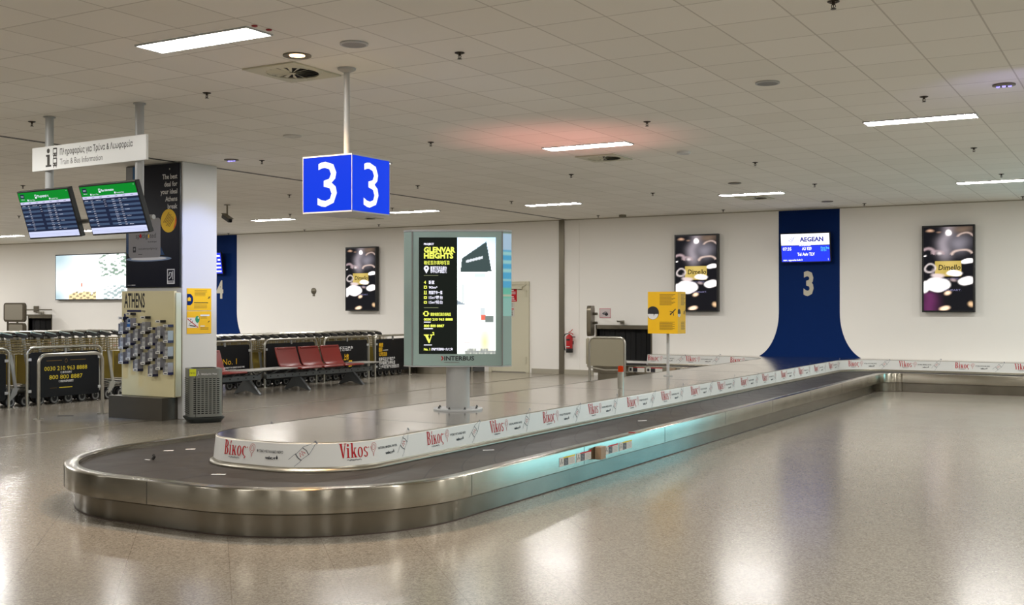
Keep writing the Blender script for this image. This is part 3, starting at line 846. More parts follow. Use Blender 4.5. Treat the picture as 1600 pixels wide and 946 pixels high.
cols = [[1.400, 1.190, .973, .765], [1.459, 1.247, 1.032, .822], [1.311, 1.098, .881, .669], [1.410, 1.196, .982, .765],
        [1.256, 1.039, .822, .603], [1.357, 1.138, .921, .699], [1.296, 1.077, .856, .635]]
colnames = ['first', 'second', 'third', 'fourth', 'fifth', 'sixth', 'seventh']
for ci, zs in enumerate(cols):
    x0 = -12.77 + .149 * ci; W_ = .095; yf, yb = 10.935, 11.036
    h = MB(); h.bx(x0, x0 + W_, yf, yf + .003, zs[0], zs[0] + .036, 0); h.bx(x0 + W_ - .003, x0 + W_, yf, yb, zs[0], zs[0] + .036, 1); h.bx(x0, x0 + W_, yf, yb, zs[0], zs[0] + .003, 2)
    h.rect(.02, .075, .012, .024, 0, 3, frame((x0, yf - .0005, zs[0]), (1, 0, 0), (0, 0, 1)))
    h.build('header_label', ['white', ['map_navy', 'softblack'][ci % 2], 'pocket_acrylic', 'printblack'], st, smooth=0)
    for ri, z0 in enumerate(zs[1:]):
        m = MB()
        m.bx(x0, x0 + W_, yb - .003, yb, z0, z0 + .17, 0); m.bx(x0, x0 + W_, yf, yb, z0, z0 + .003, 0)
        m.bx(x0 + W_ - .003, x0 + W_, yf, yb, z0 + .036, z0 + .17, 0); m.bx(x0, x0 + .003, yf, yb, z0, z0 + .15, 0)
        m.bx(x0, x0 + W_, yf, yf + .003, z0, z0 + .036, 1); m.bx(x0 + W_ - .003, x0 + W_ + .0005, yf, yb, z0, z0 + .036, 2)
        m.rect(.02, .075, .012, .024, 0, 3, frame((x0, yf - .0005, z0), (1, 0, 0), (0, 0, 1)))
        m.build('leaflet_pocket', ['pocket_acrylic', 'white', ['map_navy', 'softblack'][(ri + ci) % 2], 'printblack'], st, smooth=0)
        blue_one = (ci, ri) == (1, 0)
        lf = MB(); LM_ = T(x0 + W_ / 2, yf + .03, z0 + .004) @ RX(-.06)
        lf.bx(-.042, .042, -.012, .0, 0, .165, 0, LM_)
        FL = LM_ @ frame((0, -.0125, 0), (1, 0, 0), (0, 0, 1))
        lf.rect(-.041, .041, .095, .16, 0, 1, FL); lf.disc(-.005, .125, .028, .014, .0004, 2, FL, 10); lf.rect(-.03, .03, .145, .153, .0004, 2, FL); lf.rect(-.041, .041, .04, .088, 0, 3, FL)
        lf.stroke([(-.03, .075), (-.005, .05), (.02, .07), (.035, .048)], .005, .0004, 2, FL)
        l2 = lf.build('folded_map', ['offwhite', 'printlight', 'grey', 'lightgrey'] if not blue_one else ['offwhite', mat('leaf_pale', (150, 176, 204), .4), 'navy', mat('leaf_blue', (40, 110, 190), .4)], loc=(x0 + W_ / 2, yf + .03, z0), smooth=0)
        lb = 'folded map in the %s leaflet column from the left of the stand, %s pocket' % (colnames[ci], ['top', 'middle', 'bottom'][ri])
        tag(l2, 'blue covered folded map in the second leaflet column of the stand, top pocket' if blue_one else lb, 'leaflet', 'folded maps in the stand pockets')

# yellow notices on the pillar's right face
for k, (z0, z1) in enumerate([(1.525, 1.84), (1.195, 1.515)]):
    n = thing('notice', ['yellow notice with a blue luggage circle on the pillar', 'yellow notice with a crossed out drawing and green balloon on the pillar'][k], 'notice', (PX1, 11.51, z0), 0, 'yellow notices on the pillar')
    MB().bx(PX1 + .001, PX1 + .006, 11.28, 11.745, z0, z1).build('sheet', 'yellow', n, smooth=0)
    M = frame((PX1 + .0065, 11.28, z0), (0, 1, 0), (0, 0, 1)); m = MB()
    if k == 0:
        P = [(0, .075)] + arc(.03, .155, .085, -1.2, 1.2, 14) + [(0, .235)]
        m.prism(P, 0, .0004, 0, M); m.rect(.01, .07, .135, .18, .001, 1, M); m.rect(.03, .05, .18, .192, .001, 1, M)
        for y in (.28, .262, .244, .226, .208): m.rect(.14, .38 - .03 * (y < .25), y, y + .006, .0006, 2, M)
        m.rect(.13, .40, .105, .115, .0006, 3, M)
        for y in (.075, .055, .035): m.rect(.13, .38, y, y + .006, .0006, 2, M)
        m.stroke([(.40, .17), (.44, .20)], .012, .0006, 3, M); m.stroke([(.41, .20), (.435, .17)], .008, .0006, 3, M)
        m.build('print', ['navy', 'yellow', 'olive_text', 'text_dark'], n, smooth=0)
    else:
        m.rect(0, .215, .085, .23, .0004, 0, M); m.stroke([(.005, .215), (.205, .09)], .012, .0018, 1, M)
        m.stroke([(.03, .11), (.05, .15), (.09, .16), (.11, .19)], .007, .001, 2, M); m.stroke([(.05, .12), (.16, .105)], .016, .001, 2, M); m.disc(.07, .205, .01, z=.001, mi=2, M=M, n=8)
        m.disc(.195, .205, .042, .05, .0014, 3, M, 20); m.add([(.185, .16, .0014), (.205, .16, .0014), (.195, .145, .0014)], [(2, 1, 0)], 3, M); m.disc(.21, .225, .01, .016, .002, 0, M, 8)
        m.rect(.25, .43, .25, .272, .0006, 0, M); m.rect(.25, .34, .10, .115, .0006, 0, M)
        for y in (.235, .22, .08, .06): m.rect(.25, .41 - (y > .2) * .03, y, y + .006, .0006, 4, M)
        m.stroke([(.40, .16), (.43, .18)], .012, .0006, 4, M)
        m.build('print', ['whiteprint', 'printred', 'printblack', mat('balloon_green', (20, 140, 96), .3), 'text_dark'], n, smooth=0)

# litter bin
b = thing('litter_bin', 'grey perforated metal litter bin beside the pillar', 'litter bin', (-11.33, 11.16, 0), .96)
Mb = ROOT[b.name]
Mb = Mb @ Matrix.Diagonal((.92, .92, 1, 1))
m = MB()
q0 = rr(-.225, .225, -.225, .225, .09); q1 = rr(-.275, .275, -.275, .275, .11)
n_ = len(q0); vs = [(p[0], p[1], .0) for p in q0] + [(p[0], p[1], .06) for p in q1] + [(p[0], p[1], .075) for p in q1]
m.add(vs, [(i, (i + 1) % n_, n_ + (i + 1) % n_, n_ + i) for i in range(n_)] + [(n_ + i, n_ + (i + 1) % n_, 2 * n_ + (i + 1) % n_, 2 * n_ + i) for i in range(n_)] + [tuple(2 * n_ + i for i in range(n_))], 0, Mb)
m.build('base', mat('bin_base', (38, 44, 42), .5), b)
bin_grey = mat('bin_grey', (126, 128, 122), .4, .35)
m = MB(); m.prism(rr(-.245, .245, -.245, .245, .10), .08, .735, 0, Mb); bod = m.build('body', 'bin_grey', b, bevel=.006)
# slots on the four faces
for face in range(4):
    m = MB(); F_ = Mb @ RZ(face * PI / 2) @ frame((0, -.2452, 0), (1, 0, 0), (0, 0, 1))
    for r_ in range(18):
        for c_ in range(7):
            m.rect(-.168 + c_ * .056 - .019, -.168 + c_ * .056 + .019, .125 + r_ * .0275, .125 + r_ * .0275 + .0125, .0006, 0, F_)
    m.build('perforation', 'matblack', bod, smooth=0)
F_ = Mb @ frame((0, -.2455, 0), (1, 0, 0), (0, 0, 1))
m = MB(); m.text('Απορρίμματα / Waste', -.08, .655, .022, 0, F_, .0004, w=.23, bold=.02); m.stroke([(-.13, .645), (-.118, .685), (-.105, .66)], .008, .0004, 0, F_)
m.disc(-.118, .695, .007, z=.0004, mi=0, M=F_, n=8); m.build('lettering', 'whiteprint', b, smooth=0)
m = MB(); m.rect(-.245, -.15, .64, .735, .0012, 0, F_); m.rect(-.2455, .1, 0, .02, .0, 0, F_ @ T(0, .737, 0) @ RX(-PI / 2) @ T(0, .01, 0))
m.text('ΠΡΟΣ', -.2, .67, .02, 1, F_, .002, align='c'); m.build('warning_tape', [mat('lime_tape', (214, 220, 30), .4), 'text_dark'], b, smooth=0)
m = MB(); m.prism(rr(-.17, .17, -.15, .17, .06), .736, .741, 0, Mb); m.build('opening', 'matblack', b)
m = MB(); m.bx(-.16, -.155, -.25, -.2458, .085, .64, 0, Mb); m.build('door_gap', 'matblack', b, smooth=0)

# ================================================================== hanging signs
# train and bus sign
SGX, SGY, SA = -9.53, 7.80, -.052
hs = thing('hanging_sign', 'white hanging train and bus information sign on two grey ceiling poles', 'sign', (SGX, SGY, 2.3), SA)
Ms = ROOT[hs.name] @ T(0, 0, -2.3)
for k, x in enumerate((-.735, .735)):
    m = MB(); m.cyl((x, .03), .043, 2.45, CEIL - .012, 20, 0, Ms); m.build('pole', mat('pole_grey', (168, 169, 167), .38), hs)
    m = MB(); m.cyl((x, .03), .062, CEIL - .012, CEIL - .002, 20, 0, Ms); m.build('ceiling_flange', 'pole_grey', hs)
m = MB(); m.tube([(-1.0, .03, 2.47), (.95, .03, 2.47)], .024, 10, 0, Ms); m.build('cross_bar', 'pole_grey', hs)
m = MB(); m.bx(-.93, .93, -.045, -.018, 3.03, 3.285, 0, Ms); pnl = m.build('panel', 'white', hs, smooth=0, bevel=.004)
F_ = Ms @ frame((-.93, -.0455, 3.03), (1, 0, 0), (0, 0, 1))
m = MB()
m.disc(.285, .205, .026, z=.0004, mi=0, M=F_, n=16); m.rect(.265, .31, .05, .165, .0004, 0, F_); m.rect(.245, .29, .145, .165, .0004, 0, F_); m.rect(.24, .335, .035, .055, .0004, 0, F_)
for y in (.14, .035):        # bus and tram pictograms
    m.prism(rr(.365, .435, y, y + .09, .012), .0, .0006, 0, F_); m.rect(.375, .425, y + .038, y + .075, .0012, 1, F_)
    m.rect(.372, .384, y - .014, y + .001, .0006, 0, F_); m.rect(.416, .428, y - .014, y + .001, .0006, 0, F_); m.disc(.381, y + .02, .006, z=.0012, mi=1, M=F_, n=8); m.disc(.419, y + .02, .006, z=.0012, mi=1, M=F_, n=8)
m.text('Πληροφορίες για Τρένα & Λεωφορεία', .485, .148, .062, 0, F_, .0004, w=1.17, bold=.012)
m.text('Train & Bus Information', .485, .045, .062, 0, F_, .0004, w=.70, bold=-.004)
m.build('lettering', [mat('sign_ink', (54, 50, 44), .5), 'white'], pnl, smooth=0)

# two departure monitors
def monitor(cx, cy, cz, yaw, tilt, lab, title):
    t = thing('departure_monitor', lab, 'monitor', (cx, cy, cz), 0, 'departure monitors under the hanging sign')
    M = T(cx, cy, cz) @ RZ(yaw) @ RX(tilt)      # local: x right, z up, faces -y
    M = T(cx, cy, cz) @ RZ(yaw) @ RX(tilt)
    m = MB(); m.bx(-.445, .445, 0, .055, -.26, .26, 0, M); m.bx(-.38, .38, .055, .10, -.23, .20, 0, M); m.build('case', 'black', t, smooth=0, bevel=.006)
    m = MB(); m.bx(-.06, .06, .10, .135, -.06, .06, 0, M); m.tube([M @ Vector((0, .11, 0)), (cx, cy + .16, cz + .02), (cx, 7.835, 2.47)], .022, 8); m.build('bracket', 'pole_grey', t)
    F_ = M @ frame((-.43, -.0008, -.243), (1, 0, 0), (0, 0, 1))      # .86 x .486
    m = MB(); w = .86
    m.rect(0, w, 0, .486, .0, 1, F_); m.rect(0, w, .385, .486, .0004, 0, F_); m.rect(0, w, .358, .385, .0004, 2, F_); m.rect(0, w, 0, .062, .0004, 3, F_)
    for k in range(6): m.rect(0, w, .084 + k * .0457, .084 + k * .0457 + .0228, .0004, 4, F_)
    m.rect(.31, .36, .066, .345, .0008, 1, F_)
    for k in range(13):
        y = .338 - k * .0214
        m.rect(.115, .15, y - .003, y + .007, .001, 5, F_); m.rect(.55, .59, y - .003, y + .007, .001, 5, F_)
        m.text(['08:15', '08:40', '09:05', '09:35'][k % 4], .118, y - .002, .008, 6, F_, .0014, w=.03); m.text(['10:05', '08:50', '09:20'][k % 3], .553, y - .002, .008, 6, F_, .0014, w=.033)
        if k < 4: m.text('09:1%d' % k, .32, y - .002, .008, 6, F_, .0014, w=.03)
        m.text(['Kiato', 'Airport', 'Piraeus', 'Elefsina'][k % 4], .45, y - .002, .008, 6, F_, .0014, w=.045)
        if k in (0, 5, 9): m.text(['X95', 'X96', 'X93'][k % 3], .02, y - .002, .008, 6, F_, .0014, w=.055)
        if k in (0, 3, 5, 8, 12): m.text(['Athens', 'Syntagma', 'Larissa'][k % 3], .62, y - .002, .008, 6, F_, .0014, w=.06)
    m.text('Suburban', .20, .338, .008, 6, F_, .0014, w=.08)
    m.text(title, .33, .425, .022, 6, F_, .001, w=.19, bold=.02); m.rect(.285, .315, .415, .455, .001, 6, F_); m.rect(.291, .309, .432, .45, .0014, 0, F_)
    m.rect(.03, .10, .425, .468, .001, 1, F_); m.text('07:31', .065, .438, .016, 6, F_, .0014, align='c', w=.04); m.text('Athens', .065, .408, .011, 6, F_, .001, align='c', w=.06)
    m.text('Τρένα / Trains', .17, .395, .014, 6, F_, .001, w=.10); m.text('Λεωφορεία / Buses', .545, .395, .014, 6, F_, .001, w=.12); m.rect(.14, .16, .395, .412, .001, 6, F_); m.rect(.518, .538, .395, .412, .001, 6, F_)
    m.text('1/1', .84, .465, .009, 6, F_, .001, align='r')
    for k in range(7): m.rect(.03 + k * .12, .07 + k * .12, .368, .374, .001, 7, F_)
    m.rect(.0, w, .034, .0355, .001, 7, F_); m.rect(.0, w, .02, .0212, .001, 7, F_); m.text('Page', .80, .008, .008, 7, F_, .001, align='c')
    m.build('display', [emis('mon_green', (10, 128, 40), 1.1), emis('mon_navy', (30, 38, 62), 1.0), emis('mon_lilac', (206, 206, 238), 1.0), emis('mon_pale', (206, 212, 246), 1.05), emis('mon_slate', (66, 84, 112), 1.0), emis('mon_dark', (16, 18, 40), 1.0), emis('mon_white', (232, 234, 255), 1.1), emis('mon_line', (120, 124, 160), 1.0)], t, smooth=0)
monitor(-9.998, 7.653, 2.548, -.065, .312, 'left departure monitor with a green header below the hanging sign', 'Πληροφορίες')
monitor(-8.891, 7.55, 2.545, -.068, .337, 'right departure monitor with a green header, overlapping the navy poster', 'Bus information')

# blue cube sign
cb = thing('cube_sign', 'lit blue cube sign with a white numeral 3 hanging from the ceiling on a pole', 'sign', (-5.97, 7.53, 2.363))
m = MB(); m.cyl((-5.97, 7.53), .025, 2.84, CEIL - .015, 16); m.build('pole', 'pole_grey', cb)
m = MB(); m.lathe([(.03, CEIL - .04), (.075, CEIL - .018), (.08, CEIL - .002)], 24, 0, T(-5.97, 7.53, 0)); m.build('ceiling_flange', 'pole_grey', cb)
blue = emis('cube_blue', (12, 62, 232), .95)
m = MB(); m.bx(-6.228, -5.712, 7.272, 7.788, 2.374, 2.832); lbx = m.build('lightbox', 'cube_blue', cb, smooth=0)
m = MB()
for z in (2.363, 2.832): m.bx(-6.232, -5.708, 7.268, 7.792, z, z + .011)
for x in (-6.232, -5.712):
    for y in (7.268, 7.788): m.bx(x, x + .004, y, y + .004, 2.37, 2.835)
m.build('frame', 'lightgrey', cb, smooth=0)
nm = emis('numeral_white', (255, 255, 255), 1.3)
for F_ in (frame((-5.97, 7.2705, 2.603), (1, 0, 0), (0, 0, 1)), frame((-5.7105, 7.53, 2.603), (0, 1, 0), (0, 0, 1)), frame((-5.97, 7.7895, 2.603), (-1, 0, 0), (0, 0, 1)), frame((-6.2295, 7.53, 2.603), (0, -1, 0), (0, 0, 1))):
    m = MB(); m.text('3', 0, -.186, .372, 0, F_, 0, align='c', w=.205, bold=.0); m.build('numeral', 'numeral_white', lbx, smooth=0)

# ================================================================== totem on the deck
KX, KY, KA = -6.14, 9.55, .523
tt = thing('advertising_totem', 'grey double sided lit advertising totem on a round post standing on the carousel deck', 'advertising display', (KX, KY, .531), KA)
Mt = ROOT[tt.name] @ T(0, 0, -.531)
m = MB(); m.lathe([(.25, .531), (.25, .546), (.245, .55), (.12, .551)], 40, 0, Mt); flg = m.build('flange', 'lightgrey', tt)
for k in range(8):
    a = k * PI / 4 + .39
    m = MB(); m.lathe([(.014, .55), (.014, .555), (.009, .556), (.007, .570), (0, .572)], 8, 0, Mt @ T(.205 * math.cos(a), .205 * math.sin(a), 0)); m.build('bolt', 'darkgrey', flg)
m = MB(); m.lathe([(.12, .55), (.12, 1.0)], 40, 0, Mt); m.build('post', 'pole_grey', tt)
tot = mat('totem_paint', (152, 176, 170), .38)
prof = [(-.455, -.16), (.455, -.16), (.545, -.06), (.545, .06), (.455, .16), (-.455, .16), (-.545, .06), (-.545, -.06)]
m = MB(); m.prism(prof, .985, 2.335, 0, Mt); cabn = m.build('cabinet', 'totem_paint', tt, smooth=0, bevel=.006)
m = MB(); m.prism([(x * 1.008, y * 1.03) for x, y in prof], 2.335, 2.352, 0, Mt); m.prism([(x * 1.004, y * 1.02) for x, y in prof], .975, .986, 0, Mt); m.build('cap', 'lightgrey', tt, smooth=0)
m = MB()
for x in (-.452, .452): m.bx(x - .006, x + .006, -.172, -.150, .99, 2.335, 0, Mt)
m.build('corner_strip', 'grey', tt, smooth=0)
F_ = Mt @ frame((-.385, -.1615, 1.105), (1, 0, 0), (0, 0, 1))       # screen .77 x 1.17
sc = MB(); sc.rect(0, .385, 0, 1.17, .0006, 0, F_)
L_ = lambda s, y, c, mi, w=None, b=.0, x=.05: sc.text(s, x, y, c, mi, F_, .0012, w=w, bold=b)
L_('PROJECT', 1.095, .018, 2, .10, .04); L_('GLENVAR', 1.02, .052, 1, .315, .04); L_('HEIGHTS', .96, .052, 1, .295, .04); L_('格伦瓦尔高地项目', .90, .030, 1, .255, .01)
sc.disc(.075, .86, .026, z=.0012, mi=2, M=F_, n=18); sc.add([(.052, .85, .0012), (.098, .85, .0012), (.075, .808, .0012)], [(2, 1, 0)], 2, F_); sc.disc(.075, .862, .01, z=.0018, mi=0, M=F_, n=10)
L_('塞浦路斯利马索尔', .848, .026, 2, .165, .02, .115); L_('市中心海滨区域', .815, .026, 2, .165, .02, .115)
sc.rect(.05, .195, .786, .791, .0012, 3, F_)
L_('4', .705, .028, 1, None, .03); L_('卧室', .705, .026, 2, .055, .02, .10); sc.rect(.05, .08, .655, .685, .0012, 1, F_); sc.rect(.058, .072, .663, .677, .0018, 0, F_); L_('90m²', .655, .026, 2, .085, .01, .10)
sc.rect(.052, .06, .60, .635, .0012, 1, F_); sc.rect(.068, .076, .60, .635, .0012, 1, F_); sc.rect(.05, .08, .598, .604, .0012, 1, F_); L_('两层楼中一层', .602, .026, 2, .135, .02, .10)
for y, s in ((.553, '15m²露台'), (.505, '15m²阳台')):
    sc.rect(.05, .08, y, y + .026, .0012, 1, F_); sc.rect(.057, .073, y + .008, y + .018, .0018, 0, F_); L_(s, y, .026, 2, .14, .01, .10)
sc.rect(.05, .195, .462, .467, .0012, 3, F_)
sc.prism(rr(.052, .092, .38, .43, .01), 0.0, .0012, 1, F_); sc.rect(.06, .084, .389, .421, .0018, 0, F_); sc.rect(.042, .05, .395, .415, .0012, 1, F_); sc.rect(.094, .102, .395, .415, .0012, 1, F_)
L_('请致电我们的热线电话', .385, .024, 1, .205, .02, .115); L_('0030 210 963 8888', .335, .024, 1, .29, .035); sc.rect(.05, .118, .315, .324, .0012, 2, F_); L_('800 800 8887', .27, .024, 1, .205, .035); sc.rect(.05, .14, .25, .259, .0012, 2, F_)
sc.poly([(.05, .195), (.10, .195), (.10, .185), (.09, .183), (.106, .14), (.122, .183), (.112, .185), (.112, .195), (.135, .195), (.135, .185), (.13, .183), (.108, .11), (.098, .11), (.062, .183), (.05, .185)], .0012, 1, F_)
sc.text('2', .135, .19, .028, 1, F_, .0012, bold=.04); sc.rect(.05, .13, .086, .094, .0012, 2, F_)
L_('No. 1', .035, .024, 1, .062, .035); L_('房地产开发商自一九八二年', .037, .020, 2, .215, .03, .125)
sc.build('text_screen', [emis('totem_dark', (26, 30, 26), 1.0), emis('totem_yellow', (232, 240, 96), 1.35), emis('totem_white', (240, 238, 255), 1.35), emis('totem_line', (142, 148, 110), 1.0)], tt, smooth=0)
def totem_pic(u, v):
    c = [1.5, 1.6, 1.55]
    def mixc(a, b, k): return [a[i] * (1 - k) + b[i] * k for i in range(3)]
    if v > .78: c = mixc([1.5, 1.6, 1.65], [.75, 1.15, 1.6], min(1, (v - .78) / .2 * (.4 + .6 * u)))
    n = math.sin(u * 23 + v * 31) * math.sin(u * 41 - v * 17) * math.sin(v * 57 + 2)
    # slanting dark signboard
    x0 = .12 + .0 * v; top = .80 + .20 * (u - .1); 
    if v > .70 + .008 * u and v < .82 + .2266 * (u - .12) and u > .08 + (v - .70) * .33 and u < .90 - (v - .705) * .54:
        c = [.055, .085, .085]
        if .22 < u < .66 and abs(v - (.79 + .085 * (u - .2))) < .011: c = [.8, .85, .9]
    elif .66 < v < .69 and .45 < u < .75: c = mixc(c, [.35, .55, .5], .6)
    elif .44 < v < .60 and .12 < u < .18: c = mixc(c, [.55, .6, .6], .7)
    elif .42 < v < .46 and u < .2 and v < .46 - .15 * u: c = [.35, .42, .48]
    elif .27 < v < .33 and .72 < u < .95: c = [.22, .26, .24]
    elif .29 < v < .335 and .62 < u < .74: c = [.9, .18, .12]
    elif .33 < v < .40 and .60 < u < .72: c = mixc(c, [.55, .62, .66], .8)
    elif v < .2 and .55 < u: c = mixc(c, [1.5, 1.25, .35], max(0, .9 - 3 * math.hypot(u - .72, (v - .10) * 1.2)))
    elif .095 < v < .105 and .18 < u < .34: c = [1.0, .45, .45]
    if v < .03 and u > .2 or (v < .045 and (.25 < u < .5 or .6 < u < .8)): c = [.35 + .5 * abs(n), .37 + .5 * abs(n), .35 + .4 * abs(n)]
    return c
picture('photo_screen', .385, 1.17, 64, 160, totem_pic, Mt @ frame((.1925, -.1622, 1.69), (1, 0, 0), (0, 0, 1)), screen_mat('totem_picture', 1.0), tt)
# narrow strip of glowing colour bands on the right flank
dv = Vector((.09, .10, 0)).normalized()
def flank(u, v):
    if v > .80: return [.45, .62, .78]
    if v > .34: return [.10 + .25 * (math.sin(v * 60) > .7), .42 + .25 * (math.sin(v * 60) > .7), .66]
    if v > .22: return [.16 + .4 * (abs(v - .25) < .02), .52, .38]
    return [.30 - .1 * v, .52, .45]
picture('flank_strip', .125, .83, 4, 48, flank, Mt @ frame((.5008, -.1115, 1.90), (dv.x, dv.y, 0), (0, 0, 1)), screen_mat('flank_colours', .75), tt)
F_ = Mt @ frame((0, -.1615, 1.02), (1, 0, 0), (0, 0, 1))
m = MB(); m.text('INTERBUS', -.13, .02, .042, 0, F_, .0004, w=.30, bold=.02); m.stroke([(-.158, .062), (-.142, .041), (-.158, .02)], .012, .0004, 1, F_); m.rect(-.13, .02, -.002, .004, .0004, 2, F_)
m.build('lettering', ['printblack', 'printred', 'grey'], cabn, smooth=0)
# rear screen
MB().rect(-.385, .385, 1.105, 2.275, 0, 0, Mt @ frame((0, .1615, 0), (-1, 0, 0), (0, 0, 1))).build('rear_screen', emis('rear_glow', (210, 225, 230), .7), tt, smooth=0)

# orange beacon, yellow box sign
bc = thing('beacon_lamp', 'small orange warning beacon on a steel cylinder on the carousel deck', 'warning light', (-5.95, 13.12, .531))
m = MB(); m.cyl((-5.95, 13.12), .041, .531, .74, 20); m.build('housing', 'tube_steel', bc)
m = MB(); m.lathe([(.036, .74), (.036, .80), (.032, .815), (0, .82)], 20, 0, T(-5.95, 13.12, 0)); m.build('lens', emis('beacon_orange', (222, 62, 8), .45), bc)
ys = thing('box_sign', 'yellow triangular box sign on a thin grey post on the carousel deck', 'sign', (-6.37, 15.77, .531))
m = MB(); m.cyl((-6.37, 15.77), .022, .531, 1.19, 14); m.build('post', 'pole_grey', ys)
m = MB(); m.cyl((-6.37, 15.77), .07, .531, .54, 20); m.build('foot_plate', 'pole_grey', ys)
ax, ay = Vector((.93, .22, 0)).normalized(), 0
A_, B_, C_ = Vector((-6.62, 15.58)), Vector((-6.135, 15.57)), Vector((-6.13, 15.88))
m = MB(); m.prism([tuple(A_), tuple(B_), tuple(C_), (-6.62, 15.88)], 1.175, 1.805); m.build('box', 'yellow', ys, smooth=0, bevel=.004)
for P_, Q_ in ((A_, B_), (B_, C_)):
    d_ = (Q_ - P_); L = d_.length; d_.normalize()
    F_ = frame((P_.x, P_.y, 1.175), (d_.x, d_.y, 0), (0, 0, 1)); m = MB()
    n0 = .0012
    big = L > .4
    cxm = .085 if big else .05; rxm = .10 if big else .06
    m.prism([(max(.001, p[0]), p[1]) for p in arc(cxm, .31, rxm, 0, 2 * PI, 28)[:-1]], n0, n0 + .0004, 0, F_)
    m.prism([(max(.001, p[0]), p[1]) for p in arc(cxm, .30, rxm * .88, PI * 1.02, PI * 1.98, 14)], n0 + .0004, n0 + .0008, 1, F_)
    m.add([(cxm + rxm * .1, .36, n0 + .0012), (cxm + rxm * .6, .36, n0 + .0012), (cxm + rxm * .15, .26, n0 + .0012)], [(2, 1, 0)], 0, F_)
    for k in range(9): m.rect(L * .40, L * (.92 - .06 * (k % 3)), .58 - k * .019, .588 - k * .019, n0, 2, F_)
    for k in range(8): m.rect(L * .40, L * (.90 - .07 * (k % 2)), .17 - k * .016, .177 - k * .016, n0, 2, F_)
    px, py, s_ = L * .84, .325, .045 * (1 if big else .7)
    m.stroke([(px - s_, py - s_), (px + s_, py + s_)], .016, n0, 3, F_); m.stroke([(px - s_ * 1.1, py + .2 * s_), (px + .1 * s_, py - .1 * s_), (px + .3 * s_, py - 1.2 * s_)], .011, n0, 3, F_); m.stroke([(px - s_, py - .4 * s_), (px - .6 * s_, py - s_)], .007, n0, 3, F_)
    m.build('print', ['printblack', 'whiteprint', 'olive_text', 'printblack'], ys, smooth=0)

# ================================================================== screens on the back wall
def coffee(purple):
    def f(u, v):
        c = [.006, .006, .009]
        u0, v0 = u, v; u, v = u + .014 * math.sin(v * 30 + u * 5), v + .006 * math.sin(u * 15 + 3)
        def add(col, k):
            k = max(0, min(1, k))
            for i in range(3): c[i] = c[i] * (1 - k) + col[i] * k
        def el(cx, cy, rx, ry, col, soft=.25, a=1):
            d = math.hypot((u - cx) / rx, (v - cy) / ry); k = max(0, min(1, (1.12 - d) / (soft * 1.5))); add(col, a * k * k * (3 - 2 * k))
        def rg(cx, cy, rx, ry, w, col, a=1, lo=-9, hi=9):
            d = math.hypot((u - cx) / rx, (v - cy) / ry); t = math.atan2((v - cy) / ry, (u - cx) / rx)
            if lo < t < hi: add(col, a * (1 - abs(d - 1) / w))
        W = [2.3, 2.15, 2.1]; Pk = [.50, .36, .36]; O = [1.6, 1.1, .75]
        # smoke
        sx = .42 + .16 * (v - .6)
        if v > .55: add([.62, .54, .60], .85 * math.exp(-((u - sx - .05 * math.sin(v * 14)) / .13) ** 2) * min(1, (v - .55) * 6) * (1.25 - v * .75))
        if v > .62: add([.36, .33, .38], .7 * math.exp(-((u - .72) / .2) ** 2) * math.exp(-((v - .80) / .1) ** 2))
        add([.25, .17, .12], .7 * math.exp(-((u - .80) / .22) ** 2 - ((v - .97) / .05) ** 2))
        el(.12, .955, .10, .022, [.75, .45, .30], .7); el(.30, .945, .07, .013, [.4, .25, .18], .8); el(.5, .925, .075, .042, W, .5)
        rg(.84, .875, .16, .05, .25, [.70, .52, .45], 1, .1, 3.0); rg(.78, .655, .22, .07, .22, [.82, .62, .54], 1, .2, 3.1)
        rg(.08, .69, .13, .05, .5, [.55, .40, .42], 1, -.4, 2.4); el(.33, .695, .08, .03, [.85, .74, .74], .6); rg(.28, .66, .13, .06, .3, [.45, .34, .36], 1, .2, 2.6)
        el(.03, .655, .05, .008, W, .5)
        el(.9, .585, .14, .03, W, .3)
        if .23 < u0 < .77 and .405 < v0 < .59:
            g = .5 + .3 * math.sin(u * 9) * math.sin(v * 31)
            c[0], c[1], c[2] = .50 + .25 * g, .36 + .20 * g, .07 + .10 * g
        rg(.13, .505, .10, .05, .30, [.85, .74, .72]); el(.2, .47, .05, .05, [.4, .33, .34], .8)
        el(.30, .418, .16, .034, [.85, .70, .68], .4); el(.62, .445, .16, .038, W, .35); el(.28, .31, .26, .085, W, .22)
        el(.02, .28, .12, .075, W, .3); el(.88, .35, .17, .052, W, .3); el(.62, .362, .09, .025, [.55, .42, .42], .7)
        el(.5, .205, .08, .032, O, .6); el(.43, .025, .12, .035, O, .5); el(.97, .07, .08, .042, [.95, .62, .35], .6)
        if purple: add([.16, .03, .12], .9 * math.exp(-((u - .12) / .16) ** 2) * (1 if v < .19 else max(0, 1 - (v - .19) * 20)))
        return c
    return f
